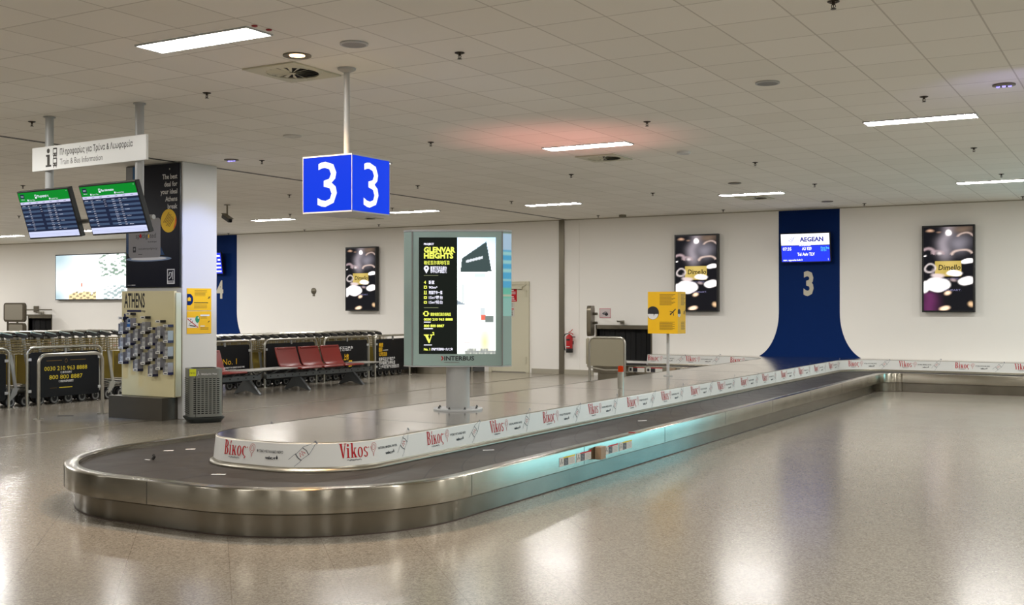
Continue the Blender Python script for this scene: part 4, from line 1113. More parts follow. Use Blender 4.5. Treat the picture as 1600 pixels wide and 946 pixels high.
def wall_screen(cx, z0, z1, w, lab, purple=False):
    t = thing('advertising_screen', lab, 'screen', (cx, WALL - .06, z0), 0, 'tall coffee advert screens on the back wall')
    m = MB(); m.bx(cx - w / 2, cx + w / 2, WALL - .15, WALL - .03, z0, z1); m.bx(cx - .25, cx + .25, WALL - .03, WALL - .004, z0 + .4, z1 - .4); m.build('case', 'black', t, smooth=0, bevel=.005)
    hw, hh = w - .07, z1 - z0 - .07; zc = (z0 + z1) / 2
    picture('display', hw, hh, 54, 104, coffee(purple), frame((cx, WALL - .152, zc), (1, 0, 0), (0, 0, 1)), screen_mat('coffee_picture', 1.0), t)
    F_ = frame((cx - hw / 2, WALL - .1535, zc - hh / 2), (1, 0, 0), (0, 0, 1)); m = MB()
    m.text('Dimello', hw * .30, hh * .485, hh * .062, 0, F_, 0, w=hw * .45, bold=.015, sh=.12)
    m.text('PASSION OF COFFEE', hw * .26, hh * .372, hh * .012, 1, F_, 0, w=hw * .45); m.text('THE HEART.', hw * .33, hh * .232, hh * .022, 1, F_, 0, w=hw * .44)
    m.build('lettering', ['matblack', emis('ad_lilac', (150, 146, 190), .8)], t, smooth=0)
wall_screen(-8.66, 1.47, 3.16, 1.0, 'tall coffee advert screen on the white wall left of the blue column')
wall_screen(-3.48, 1.47, 3.17, .97, 'tall coffee advert screen on the right, with a purple lower corner', True)
wall_screen(-17.82, 1.47, 3.13, 1.0, 'tall coffee advert screen on the far left wall above the trolley row')

# big landscape screen
t = thing('wall_display', 'large landscape screen showing a bright snowy scene on the far left wall', 'screen', (-28.0, WALL - .06, 1.80))
MB().bx(-29.82, -26.2, WALL - .12, WALL, 1.78, 3.20).build('case', 'black', t, smooth=0, bevel=.005)
def snow(u, v):
    n = math.sin(u * 31 + 3 * math.sin(v * 17)) * math.sin(v * 23 + 2 * math.sin(u * 13)); n2 = math.sin(u * 71 + 5 * v) * math.sin(v * 63 - 9 * u)
    c = [1.25, 1.3, 1.3]
    k = max(0, 1 - math.hypot(u * 1.6, (v - 1) * 1.0) * 1.6) + max(0, 1 - math.hypot(u * 2.2, v * 1.2) * 2.2)
    for i, t_ in enumerate((.40, .62, .70)): c[i] = c[i] * (1 - min(.8, k)) + t_ * min(.8, k)
    if u > .55 and v > .5 and n * .6 + n2 * .5 > .15 + (.8 - u): c = [.30, .42, .33]
    if u > .60 and v < .3 and n2 * .7 + n * .5 > .1: c = [.45, .55, .55]
    if .17 < u < .52 and v < .20 - .6 * abs(u - .34) ** 1.2 + .05 * n: c = [1.2, .92, .52] if n2 < .2 else [.4, .34, .2]
    if .325 < u < .35 and .28 < v < .36: c = [.95, .22, .12]
    return c
picture('display', 3.56, 1.36, 120, 48, snow, frame((-28.01, WALL - .122, 2.49), (1, 0, 0), (0, 0, 1)), screen_mat('snow_picture', 1.0), t)

# flight screens on the blue columns
def flight_screen(cx, z, lab, lines, logo):
    t = thing('flight_screen', lab, 'screen', (cx, WALL - .2, z))
    M = T(cx, WALL - .22, z) @ RX(.16)
    m = MB(); m.bx(-.52, .52, 0, .06, -.31, .31, 0, M); m.bx(-.1, .1, .05, .2, -.1, .1, 0, M); m.build('case', 'black', t, smooth=0, bevel=.006)
    F_ = M @ frame((-.50, -.001, -.29), (1, 0, 0), (0, 0, 1)); m = MB()         # 1.0 x .58
    m.rect(0, 1, 0, .335, 0, 0, F_); m.rect(0, 1, .345, .58, 0, 1 if logo else 0, F_); m.rect(0, 1, .335, .345, 0, 2, F_)
    if logo:
        m.text('AEGEAN', .39, .42, .085, 3, F_, .001, w=.49, bold=.045)
        for k in range(3): m.stroke([(.15 + .03 * k + .012 * j, .43 + .035 * k + .016 * math.sin(j * .9 + k)) for j in range(9)], .011, .001, 4, F_)
        m.text('BOARDED', .5, .327, .03, 1, F_, .001, w=.24, align='c', bold=.03)
        m.text('07:35', .03, .24, .062, 1, F_, .001, w=.18, bold=.02); m.text('A3 929', .43, .24, .062, 1, F_, .001, w=.20, bold=.03); m.text('First Bag', .82, .262, .04, 5, F_, .001, w=.17, bold=.02); m.text('07:51', .82, .21, .04, 5, F_, .001, w=.11, bold=.02)
        m.text('Tel Aviv TLV', .33, .125, .062, 1, F_, .001, w=.36, bold=.03); m.text('nter, opposite belt 3', .03, .02, .036, 1, F_, .001, w=.40, bold=.03); m.text('1', .96, .02, .045, 1, F_, .001)
    else:
        for k, w in enumerate(lines): m.rect(.97 - w, .97, .47 - k * .108, .515 - k * .108, .001, 1, F_)
    m.build('display', [emis('flight_blue', (44, 62, 232), 1.15), emis('flight_white', (250, 250, 255), 1.4), 'navy', emis('flight_ink', (62, 66, 170), .8), emis('flight_pale', (150, 158, 214), .9), emis('flight_cyan', (96, 214, 255), 1.1)], t, smooth=0)
flight_screen(-6.25, 2.80, 'tilted flight information screen with an airline logo on the blue column with numeral 3', [], True)
flight_screen(-23.15, 2.80, 'blue flight information screen half hidden behind the pillar on the column with numeral 4', [.22, .10, .30, .26, .42], False)

# ================================================================== things on the back wall
fe = thing('fire_extinguisher', 'red fire extinguisher hung on the white wall beside the metal joint strip', 'fire extinguisher', (-11.78, WALL - .1, .52))
Mf = T(-11.78, WALL - .1, 0)
m = MB(); m.lathe([(.076, .60), (.078, .62), (.078, .86), (.072, .89), (.05, .915), (.026, .925), (.026, .94)], 20, 0, Mf); m.build('cylinder', 'red', fe)
m = MB(); m.lathe([(.081, .51), (.083, .52), (.083, .60), (.08, .61)], 20, 0, Mf); m.build('base_ring', 'black', fe)
m = MB(); m.cyl((0, 0), .022, .93, .975, 12, 0, Mf); m.build('valve', 'tube_steel', fe)
m = MB(); m.tube([(0, 0, .97), (.05, 0, .965), (.10, 0, .935)], .010, 6, 0, Mf); m.tube([(-.02, 0, .98), (.03, 0, 1.0), (.085, 0, 1.05)], .009, 6, 0, Mf); m.build('handle', 'red', fe)
m = MB(); m.tube([(-.02, 0, .955), (-.10, -.01, .94), (-.135, -.01, .88), (-.13, -.01, .72), (-.115, -.01, .60), (-.10, -.01, .56)], .011, 8, 0, Mf); m.build('hose', 'black', fe)
m = MB(); m.tube([(.0, 0, .89), (.08, -.01, .875), (.16, -.01, .875)], .010, 6, 0, Mf); m.bx(-.06, .06, .075, .1, .7, .78, 0, Mf); m.build('wall_bracket', 'black', fe)
m = MB()
for k in range(6): 
    a = -PI / 2 + (-.6 + k * .2); b_ = a + .2
    for z0, z1, mi in ((.79, .83, 0), (.64, .66, 1)):
        m.add([(.0795 * math.cos(a), .0795 * math.sin(a), z0), (.0795 * math.cos(b_), .0795 * math.sin(b_), z0), (.0795 * math.cos(b_), .0795 * math.sin(b_), z1), (.0795 * math.cos(a), .0795 * math.sin(a), z1)], [(0, 1, 2, 3)], mi, Mf)
m.build('label_band', ['printblack', 'whiteprint'], fe, smooth=0)

def wall_sheet(name, lab, x0, x1, z0, z1, base, fn, cat='notice', y=WALL, mats=('whiteprint', 'printblack', 'printred', 'printgrey')):
    t = thing(name, lab, cat, ((x0 + x1) / 2, y, z0))
    MB().bx(x0, x1, y - .006, y - .001, z0, z1).build('sheet', base, t, smooth=0)
    m = MB(); fn(m, frame((x0, y - .0068, z0), (1, 0, 0), (0, 0, 1)), x1 - x0, z1 - z0); m.build('print', list(mats), t, smooth=0)
def redprint(m, F_, w, h):
    for y in (.86, .36): m.rect(w * .2, w * .75, h * y, h * (y + .07), 0, 0, F_)
    for y in (.76, .68, .60, .26, .18, .08): m.rect(w * .1, w * (.9 - .1 * ((y * 50) % 2)), h * y, h * (y + .035), 0, 0, F_)
wall_sheet('door_notice', 'red notice with white print on the cream service door', -13.56, -13.22, 1.70, 2.0, 'printred', redprint, y=WALL - .036)
def whiteprint(m, F_, w, h):
    for y in (.92, .84, .76, .68): m.rect(w * .12, w * .88, h * y, h * (y + .02), 0, 3, F_)
    m.rect(w * .05, w * .95, h * .50, h * .57, 0, 2, F_)
    for i in range(2):
        for y in (.38, .28, .16, .08): m.rect(w * (.12 + .42 * i), w * (.42 + .42 * i), h * y, h * (y + .05), 0, 1, F_)
wall_sheet('door_notice', 'small white printed notice under the red one on the cream service door', -13.53, -13.29, 1.34, 1.68, mat('paper_grey', (200, 194, 184), .6), whiteprint, y=WALL - .036)
def pic(m, F_, w, h):
    for a, b, c, d in ((0, w, 0, .012), (0, w, h - .012, h), (0, .012, 0, h), (w - .012, w, 0, h)): m.rect(a, b, c, d, 0, 2, F_)
    m.disc(w * .62, h * .38, w * .16, h * .16, .0004, 1, F_, 14); m.disc(w * .4, h * .42, w * .12, h * .08, .0004, 3, F_, 12); m.stroke([(w * .25, h * .45), (w * .5, h * .62), (w * .7, h * .58)], .02, .0004, 3, F_)
wall_sheet('warning_picture', 'small pink edged picture notice on the wall above the baggage opening', -11.05, -10.77, 1.32, 1.54, mat('paper_pink', (206, 192, 192), .6), pic, mats=('whiteprint', 'printblack', mat('pink_edge', (206, 130, 136), .5), 'printgrey'))
t = thing('wall_lamp', 'small metal signal fitting on the wall over the black baggage opening', 'fitting', (-10.47, WALL, 1.22))
m = MB(); m.bx(-10.52, -10.42, WALL - .03, WALL, 1.18, 1.24); m.build('bracket', 'tube_steel', t, smooth=0, bevel=.004)
m = MB(); m.tube([(-10.47, WALL - .03, 1.225), (-10.47, WALL - .10, 1.235)], .03, 10); m.bx(-10.56, -10.38, WALL - .13, WALL - .09, 1.225, 1.265); m.build('lens_hood', 'tube_steel', t, bevel=.003)
t = thing('wall_lamp', 'small metal signal fitting on the far left wall by the dark opening', 'fitting', (-30.3, WALL, 1.42))
m = MB(); m.bx(-30.95, -30.75, WALL - .06, WALL, 1.40, 1.60); m.build('bracket', 'trim_metal', t, smooth=0, bevel=.01)
m = MB(); m.bx(-30.7, -30.5, WALL - .08, WALL, 1.35, 1.43); m.build('lens_hood', 'tube_steel', t, smooth=0, bevel=.01)
t = thing('wall_socket', 'small round grey call point alone on the far wall left of the hanging screen', 'fitting', (-19.5, WALL, 2.0))
m = MB(); m.lathe([(.085, 0), (.085, .02), (.06, .03), (.03, .05), (0, .052)], 20, 0, frame((-19.5, WALL, 2.0), (1, 0, 0), (0, 0, 1))); m.build('cover', 'trim_metal', t)
m = MB(); m.bx(-19.53, -19.47, WALL - .02, WALL, 1.86, 1.91); m.build('conduit', 'trim_metal', t, smooth=0)

# guard hoops at the baggage openings
def tube_loop(pts, r_c, n=6):
    out = []
    for i, p in enumerate(pts):
        p = Vector(p)
        if i in (0, len(pts) - 1): out.append(p); continue
        a = Vector(pts[i - 1]); b = Vector(pts[i + 1]); da = (a - p).normalized(); db = (b - p).normalized()
        for k in range(n + 1):
            s = k / n; q0 = p + da * r_c; q1 = p + db * r_c
            out.append(q0 * (1 - s) ** 2 + p * 2 * s * (1 - s) + q1 * s ** 2)
    return out
g = thing('inlet_guard', 'tubular steel hoop guard with sheet panel at the baggage opening right of the extinguisher', 'guard rail', (-9.95, 21.2, 0))
m = MB(); m.tube(tube_loop([(-10.33, 21.2, 0), (-10.33, 21.2, .93), (-9.52, 21.2, .93), (-9.52, 21.2, 0)], .13), .026, 10); m.build('hoop', 'tube_steel', g)
m = MB(); m.bx(-10.37, -9.545, 21.19, 21.21, .33, .905); m.build('sheet_panel', mat('guard_sheet', (168, 162, 142), .38, .7), g, smooth=0, bevel=.004)
m = MB(); m.tube([(-10.37, 21.2, .31), (-9.95, 21.16, .25), (-9.54, 21.2, .26)], .018, 8); m.build('lower_rail', 'tube_steel', g)
for x in (-10.33, -9.52):
    m = MB(); m.cyl((x, 21.2), .06, 0, .012, 16); m.build('foot_plate', 'tube_steel', g)
m = MB(); m.tube([(-10.42, 21.3, .30), (-10.42, 21.3, .92)], .022, 8); m.bx(-10.47, -10.42, 21.3, 22.1, .36, .90); m.build('side_panel', 'guard_sheet', g, bevel=.006)
fl = thing('roller_flap', 'upright rounded steel flap above the hoop guard beside the small picture notice', 'guard flap', (-10.79, 22.2, .93))
m = MB(); m.prism(rr(-.36, .36, 0, .67, .12), -.045, .045, 0, frame((-10.79, 22.2, .93), (-.316, .949, 0), (0, 0, 1))); m.build('panel', mat('flap_grey', (112, 104, 88), .4, .6), fl, bevel=.02, seg=3)
m = MB()
for z in (1.22, 1.42): m.tube([(-10.89, 22.5, z), (-11.16, WALL - .03, z)], .02, 8); m.tube([(-10.82, 22.3, z), (-10.68, 22.3, z)], .03, 8)
m.build('hinge_arm', 'trim_metal', fl)
g = thing('inlet_guard', 'pair of rounded grey flap panels stacked at the far left opening', 'guard flap', (-30.8, 22.4, 0))
for z0, z1, x0, x1 in ((1.10, 1.70, -31.35, -30.33), (.40, 1.07, -31.15, -30.33)):
    m = MB(); m.prism(rr(x0, x1, z0, z1, .11), -.04, .04, 0, frame((0, 22.4, 0), (1, 0, 0), (0, 0, 1))); m.build('panel', mat('flap_rim', (84, 76, 62), .4, .5), g, bevel=.02)
    m = MB(); m.prism(rr(x0 + .07, x1 - .09, z0 + .07, z1 - .05, .05), .041, .046, 0, frame((0, 22.4, 0), (1, 0, 0), (0, 0, 1))); m.build('inset', mat('flap_inset', (142, 136, 122), .45, .3), g)
m = MB()
for z in (1.32, 1.48): m.tube([(-30.35, 22.42, z), (-30.1, 22.42, z), (-30.1, WALL - .03, z)], .02, 8)
for x in (-31.25, -30.78): m.tube([(x, 22.44, 0), (x, 22.44, 1.2)], .03, 8)
m.build('hinge_arm', 'trim_metal', g)
g = thing('curved_guard', 'curved steel guard end left of the flap panels at the left edge', 'guard rail', (-31.3, 21.9, 0))
m = MB(); m.prism(rr(-.28, .22, 0, 1.1, .2), -.03, .03, 0, frame((-31.15, 21.9, 0), (1, 0, 0), (0, 0, 1))); m.build('panel', 'trim_metal', g, bevel=.015)
t = thing('poster_stand', 'orange and green poster stand at the left edge behind the trolleys', 'poster stand', (-24.75, 17.0, 0))
m = MB(); m.bx(-25.1, -24.42, 17.0, 17.04, 0, 1.3); m.build('frame', 'lightgrey', t, smooth=0, bevel=.01)
F_ = frame((-25.06, 16.999, .2), (1, 0, 0), (0, 0, 1)); m = MB(); m.rect(0, .60, 0, 1.06, 0, 0, F_); m.rect(.04, .56, .88, 1.0, .001, 1, F_); m.rect(.03, .57, .05, .62, .001, 2, F_); m.rect(.0, .57, .62, .8, .001, 3, F_)
m.build('sheet', ['whiteprint', mat('sheet_green', (34, 150, 74), .5), mat('sheet_orange', (232, 120, 30), .5), mat('sheet_red', (238, 70, 40), .5)], t, smooth=0)

# ================================================================== luggage trolleys
olive = mat('trolley_board', (158, 138, 52), .5); cast = mat('cast_grey', (158, 158, 150), .45)
def make_trolley(hz, label, loc):
    t = thing('luggage_trolley', label, 'luggage trolley', loc, 0)
    X0 = T(*loc)
    k = hz
    m = MB()
    for s in (-1, 1):
        m.tube([(s * .25, .06, .30), (s * .25, .2, .22), (s * .20, .9, .20)], .016, 6, 0, X0)
        m.tube([(s * .25, .12, .30), (s * .255, .10, k - .34)], .013, 6, 0, X0)
    m.tube([(-.25, .08, .29), (.25, .08, .29)], .014, 6, 0, X0); m.tube([(-.20, .9, .2), (.20, .9, .2)], .016, 6, 0, X0)
    m.build('frame', 'tube_steel', t)
    for s in (-1, 1):
        m = MB()
        m.bx(-.012, .012, -.028, .028, 0, k - .34, 0, X0 @ T(s * .262, .12, .30) @ RX(.17))
        m.build('post', cast, t, smooth=0, bevel=.004)
    m = MB()
    for s in (-1, 1): m.prism([(-.20, k - .02), (-.17, k + .0), (.04, k - .05), (.05, k - .09), (-.06, k - .085)], -.02, .02, 0, X0 @ Matrix(((0, 0, 1, s * .285), (1, 0, 0, 0), (0, 1, 0, 0), (0, 0, 0, 1))))
    m.bx(-.285, .285, -.05, .03, k - .075, k - .05, 0, X0)
    m.build('handle', 'softblack', t, smooth=0)
    m = MB(); m.tube([(-.32, -.185, k), (.32, -.185, k)], .015, 8, 0, X0); m.tube([(-.285, -.17, k + .006), (-.285, .03, k - .035)], .012, 6, 0, X0); m.tube([(.285, -.17, k + .006), (.285, .03, k - .035)], .012, 6, 0, X0); m.build('handle_bar', 'tube_steel', t)
    m = MB(); m.bx(-.25, .25, .135, .15, .34, k - .36, 0, X0); m.build('advert_board', 'trolley_board', t, smooth=0)
    m = MB()
    for z in (k - .33, k - .29, k - .25, k - .21, k - .17, k - .13):
        m.tube([(-.295, -.02, z), (.295, -.02, z), (.295, .25, z), (-.295, .25, z)], .0055, 5, 0, X0, True)
    for x in (-.295, -.2, -.1, 0, .1, .2, .295):
        m.tube([(x, .25, k - .13), (x, .25, k - .33), (x, -.02, k - .33), (x, -.02, k - .13)], .005, 4, 0, X0)
    for y in (.03, .08, .13, .18):
        for x in (-.295, .295): m.tube([(x, y, k - .13), (x, y, k - .33)], .005, 4, 0, X0)
    m.build('wire_basket', mat('basket_brass', (120, 106, 62), .5, .2), t)
    m = MB(); m.add([(-.25, .16, .325), (.25, .16, .325), (.19, .88, .24), (-.19, .88, .24), (-.25, .16, .315), (.25, .16, .315), (.19, .88, .23), (-.19, .88, .23)], [(0, 1, 2, 3), (7, 6, 5, 4), (0, 4, 5, 1), (2, 6, 7, 3), (1, 5, 6, 2), (3, 7, 4, 0)], 0, X0); m.build('tray', cast, t, smooth=0)
    for s in (-1, 1):
        m = MB(); m.prism([(.06, .30), (.16, .30), (.13, .20), (.02, .10), (.0, .115)], -.012, .012, 0, X0 @ Matrix(((0, 0, 1, s * .27), (1, 0, 0, 0), (0, 1, 0, 0), (0, 0, 0, 1)))); m.build('caster_fork', cast, t, smooth=0)
        for y, x in ((.02, .255), (.86, .20)):
            m = MB(); W_ = X0 @ T(s * x, y, .085) @ RY(PI / 2)
            m.lathe([(.06, -.02), (.085, -.018), (.085, .018), (.06, .02)], 16, 0, W_, cap=False); m.lathe([(.045, .021), (.070, .0215), (.070, -.0215), (.045, -.021)], 16, 1, W_, cap=False); m.lathe([(.045, -.019), (.045, .019)], 14, 0, W_)
            m.build('wheel', ['softblack', 'grey'], t)
    return t
ordn = ['first', 'second', 'third', 'fourth', 'fifth', 'sixth', 'seventh', 'eighth', 'ninth', 'tenth', 'eleventh', 'twelfth', 'thirteenth', 'fourteenth', 'fifteenth', 'sixteenth', 'seventeenth', 'eighteenth', 'nineteenth', 'twentieth', 'twenty first']
LN = 12; RN = 20
labL = lambda i: 'nested luggage trolley, %s from the left in the row left of the map stand' % ordn[i]
labR = lambda i: 'nested luggage trolley, %s from the left in the row behind the red seats' % ordn[i]
tl = make_trolley(1.17, labL(0), (-15.78, 10.35, 0)); tl['group'] = 'nested trolleys left of the pillar'
for i in range(1, LN): dup(tl, (-15.78, 10.35 + .27 * i, 0), labL(i))
tr = make_trolley(1.03, labR(0), (-15.42, 15.3, 0)); tr['group'] = 'nested trolleys right of the pillar'
for i in range(1, RN): dup(tr, (-15.42 - .004 * i, 15.3 + .268 * i, 0), labR(i))

# ---- corral hoops with advertising panels
def hoop_panel(x, y0, y1, lab, fn, h=.93):
    t = thing('trolley_barrier', lab, 'barrier', (x, (y0 + y1) / 2, 0), 0, 'hoop barriers along the trolley rows')
    m = MB(); m.tube(tube_loop([(x, y0, 0), (x, y0, h), (x, y1, h), (x, y1, 0)], .13), .022, 10); m.build('hoop', 'tube_steel', t)
    m = MB(); m.prism(rr(y0 + .05, y1 - .05, .13, h - .075, .05), -.012, .0, 0, frame((x, 0, 0), (0, 1, 0), (0, 0, 1))); apn = m.build('advert_panel', mat('panel_black', (9, 10, 14), .5, spec=.25), t, smooth=0)
    for y in (y0 + .045, y1 - .045):
        for z in (.24, .74): MB().bx(x - .02, x + .012, y - .03, y + .03, z - .022, z + .022).build('clamp', 'lightgrey', t, smooth=0, bevel=.004)
    MB().bx(x - .02, x + .01, (y0 + y1) / 2 - .02, (y0 + y1) / 2 + .02, h - .10, h - .015).build('clamp', 'grey', t, smooth=0)
    for y in (y0, y1):
        m = MB(); m.cyl((x, y), .055, 0, .01, 14); m.build('foot_plate', 'tube_steel', t)
    if fn:
        m = MB(); fn(m, frame((x + .0012, y0 + .05, .13), (0, 1, 0), (0, 0, 1)), y1 - y0 - .1, h - .205); 
        if m.v: m.build('print', ['yellowprint', 'whiteprint', 'olive_text', 'yellow'], apn, smooth=0)
    return t
def pA(m, F_, w, h):
    m.stroke([(w * .23, h * .80), (w * .45, h * .80)], .006, 0, 2, F_); m.stroke([(w * .57, h * .80), (w * .80, h * .80)], .006, 0, 2, F_)
    m.stroke([(w * .51 + .022 * math.cos(a * .6), h * .79 + .03 * math.sin(a * .6)) for a in range(12)], .005, 0, 2, F_)
    m.text('0030 210 963 8888', w * .51, h * .58, .066, 0, F_, 0, w=w * .62, align='c'); m.text('使用手机拨打', w * .51, h * .51, .026, 1, F_, 0, w=w * .165, align='c', bold=.01)
    m.text('800 800 8887', w * .51, h * .385, .066, 0, F_, 0, w=w * .48, align='c'); m.text('使用座机或电话拨打', w * .51, h * .315, .026, 1, F_, 0, w=w * .215, align='c', bold=.01)
    m.rect(w * .41, w * .60, h * .185, h * .20, 0, 0, F_); m.stroke([(w * .28, h * .19), (w * .38, h * .19)], .004, 0, 2, F_)
def pB(m, F_, w, h):
    m.text('No. 1', w * .46, h * .50, .11, 3, F_, 0, w=w * .28, bold=.0); m.text('PROPERTY IN GREECE SINCE 1982', w * .48, h * .40, .028, 1, F_, 0, w=w * .42, bold=.03)
    m.text('房地产开发商', w * .48, h * .30, .045, 1, F_, 0, w=w * .24, bold=.02)
def pD(m, F_, w, h):
    m.text('五十七千万元房产', w * .12, h * .70, .075, 1, F_, 0, w=w * .52, bold=.02)
    m.text('上市', w * .42, h * .43, .10, 3, F_, 0, w=w * .12, bold=.03); m.rect(w * .54, w * .62, h * .22, h * .40, 0, 3, F_); m.rect(w * .56, w * .60, h * .25, h * .37, .001, 2, F_)
def pE(m, F_, w, h):
    m.text('希腊', w * .07, h * .76, .07, 3, F_, 0, w=w * .13, bold=.02); m.text('国际', w * .07, h * .62, .07, 3, F_, 0, w=w * .11, bold=.02); m.rect(w * .20, w * .35, h * .64, h * .66, 0, 1, F_); m.text('公司注册', w * .07, h * .48, .07, 3, F_, 0, w=w * .25, bold=.02)
    m.text('投资超过五千套房产', w * .07, h * .33, .06, 1, F_, 0, w=w * .5, bold=.02); m.text('为中国家庭办理永居', w * .07, h * .21, .06, 1, F_, 0, w=w * .5, bold=.02); m.text('二十多年房地产开发经验公司', w * .07, h * .09, .06, 1, F_, 0, w=w * .62, bold=.02)
hoop_panel(-15.36, 9.65, 11.05, 'steel hoop barrier with dark panel cut by the left edge of the picture', None)
hoop_panel(-15.36, 11.37, 12.80, 'steel hoop barrier with two yellow telephone numbers on its dark panel', pA)
hoop_panel(-15.02, 14.62, 16.03, 'steel hoop barrier with yellow No. 1 on its dark panel behind the bin', pB)
hoop_panel(-15.02, 16.40, 17.95, 'steel hoop barrier with a plain dark panel behind the first two red seats', None)
hoop_panel(-15.02, 18.20, 19.72, 'steel hoop barrier with a white heading and yellow block behind the last red seat', pD)
hoop_panel(-15.00, 19.93, 21.25, 'steel hoop barrier with yellow and white Chinese print beside the totem', pE)
t = thing('hoop_rail', 'bare steel hoop rail standing on the floor in front of the telephone number panel', 'barrier', (-13.46, 10.7, 0))
m = MB(); m.tube(tube_loop([(-13.5, 10.18, 0), (-13.5, 10.18, .9), (-13.43, 11.21, .9), (-13.43, 11.21, 0)], .13), .024, 10); m.build('hoop', 'tube_steel', t)
for x, y in ((-13.5, 10.18), (-13.43, 11.21)):
    m = MB(); m.cyl((x, y), .07, 0, .012, 18); m.build('foot_plate', 'tube_steel', t)
t = thing('hoop_rail', 'bare steel hoop rail near the wall seen under the totem', 'barrier', (-14.7, 22.6, 0))
m = MB(); m.tube(tube_loop([(-14.93, 22.0, 0), (-14.93, 22.0, .9), (-14.36, 22.95, .9), (-14.36, 22.95, 0)], .13), .022, 10); m.build('hoop', 'tube_steel', t)
for x, y in ((-14.93, 22.0), (-14.36, 22.95)):
    m = MB(); m.cyl((x, y), .06, 0, .012, 16); m.build('foot_plate', 'tube_steel', t)

# ---- red seat benches
seat_red = mat('seat_red', (122, 26, 17), .34); beam_grey = mat('beam_grey', (104, 108, 110), .4, .5)
def bench(y0, tables, seats, feet, lab):
    """seats face +x; y runs along the beam"""
    X = -14.15
    ymin = min([a for a, b in tables] + [a for a, b in seats]); ymax = max([b for a, b in tables] + [b for a, b in seats])
    t = thing('seat_bench', lab, 'bench', (X, (ymin + ymax) / 2, 0))
    m = MB(); m.bx(X - .035, X + .035, ymin + .05, ymax - .05, .25, .34); m.build('beam', beam_grey, t, smooth=0, bevel=.006)
    m = MB()
    y = ymin + .15
    while y < ymax - .1:
        m.cyl((0, 0), .014, 0, .002, 8, 0, frame((X + .0355, y, .295), (0, 1, 0), (0, 0, 1))); y += .2
    m.build('bolt_head', 'matblack', t)
    for a, b in tables:
        m = MB(); m.prism(rr(X - .24, X + .28, a, b, .05), .425, .44, 0); m.build('table_top', mat('table_grey', (150, 148, 142), .35), t, smooth=0, bevel=.003)
        for yy in (a + .15, b - .15):
            for pp in ([(X + .03, yy, .33), (X + .18, yy + .08, .425)], [(X - .03, yy, .33), (X - .15, yy, .425)]):
                m = MB(); m.tube(pp, .014, 6); m.build('table_strut', beam_grey, t)
    for a, b in seats:
        a += .022; b -= .022
        prof = [(.30, .405), (.315, .42), (.29, .445), (.10, .435), (-.12, .425), (-.20, .44), (-.25, .50), (-.33, .72), (-.355, .80), (-.37, .80), (-.35, .70), (-.275, .49), (-.22, .415), (-.12, .395), (.10, .405)]
        m = MB(); m.prism(prof, a, b, 0, Matrix(((1, 0, 0, X), (0, 0, 1, 0), (0, 1, 0, 0), (0, 0, 0, 1)))); s = m.build('seat_shell', seat_red, t, smooth=50, bevel=.012)
        m = MB(); m.tube([(X - .342, a + .06, .775), (X - .342, b - .06, .775)], .012, 8); m.build('back_ridge', seat_red, s)
        for yy in (a + .12, b - .12):
            for pp in ([(X + .03, yy, .33), (X + .16, yy, .405)], [(X - .03, yy, .33), (X - .14, yy, .40)]):
                m = MB(); m.tube(pp, .014, 6); m.build('seat_strut', beam_grey, t)
    for y in feet:
        m = MB(); m.prism([(-.30, 0), (-.27, .0), (-.05, .06), (.05, .06), (.27, 0), (.32, 0), (.32, .015), (.07, .26), (-.07, .26), (-.30, .015)], -.03, .03, 0, Matrix(((1, 0, 0, X), (0, 0, 1, y), (0, 1, 0, 0), (0, 0, 0, 1)))); m.build('foot', beam_grey, t, smooth=0, bevel=.006)
    return t
bench(0, [(15.42, 16.08), (18.06, 18.72)], [(16.10, 16.74), (16.76, 17.40), (17.42, 18.05)], [16.35, 18.0], 'bench of three red seats with a grey table top at each end before the trolleys')
bench(0, [(14.72, 15.37)], [(14.05, 14.70), (13.38, 14.03)], [13.7, 15.0], 'red seat bench mostly hidden behind the pillar and litter bin')

# ================================================================== ceiling fittings
def ceil_light(x, y, lab):
    t = thing('ceiling_light', lab, 'ceiling light', (x + .57, y + .13, CEIL - .01), 0, 'lit ceiling panels')
    m = MB(); m.rect(x, x + 1.14, -y - .26, -y, 0, 0, frame((0, 0, CEIL - .011), (1, 0, 0), (0, -1, 0))); m.build('diffuser', emis('panel_glow', (255, 252, 248), PANEL_L * .85), t, smooth=0)
    m = MB()
    for a, b, c, d in ((x - .012, x, y - .012, y + .272), (x + 1.14, x + 1.152, y - .012, y + .272), (x, x + 1.14, y - .012, y), (x, x + 1.14, y + .26, y + .272)): m.bx(a, b, c, d, CEIL - .015, CEIL - .001)
    m.build('trim_frame', 'lightgrey', t, smooth=0)
for x, y, lab in [(-6.85, 6.04, 'largest lit ceiling panel at upper left beside the warm round downlight'),
                  (-6.78, 12.55, 'lit ceiling panel just above the square air diffuser in the middle'),
                  (-10.90, 19.42, 'lit ceiling panel above the metal joint strip on the far wall'),
                  (-6.86, 19.42, 'lit ceiling panel just left of the blue column top'),
                  (-2.77, 12.55, 'lit ceiling panel at upper right, the larger of the two there'),
                  (-2.80, 19.42, 'lit ceiling panel cut by the right edge of the picture'),
                  (-18.40, 19.62, 'lit ceiling panel between the white pillar and the blue cube sign'),
                  (-14.25, 19.42, 'lit ceiling panel just right of the blue cube sign'),
                  (-29.15, 20.4, 'lit ceiling panel cut by the left edge of the picture'),
                  (-25.0, 20.0, 'lit ceiling panel glimpsed between the two departure monitors'),
                  (-10.50, 12.55, 'lit ceiling panel hidden behind the blue cube sign'),
                  (-14.95, 12.55, 'lit ceiling panel hidden behind the departure monitors')]:
    ceil_light(x, y, lab)

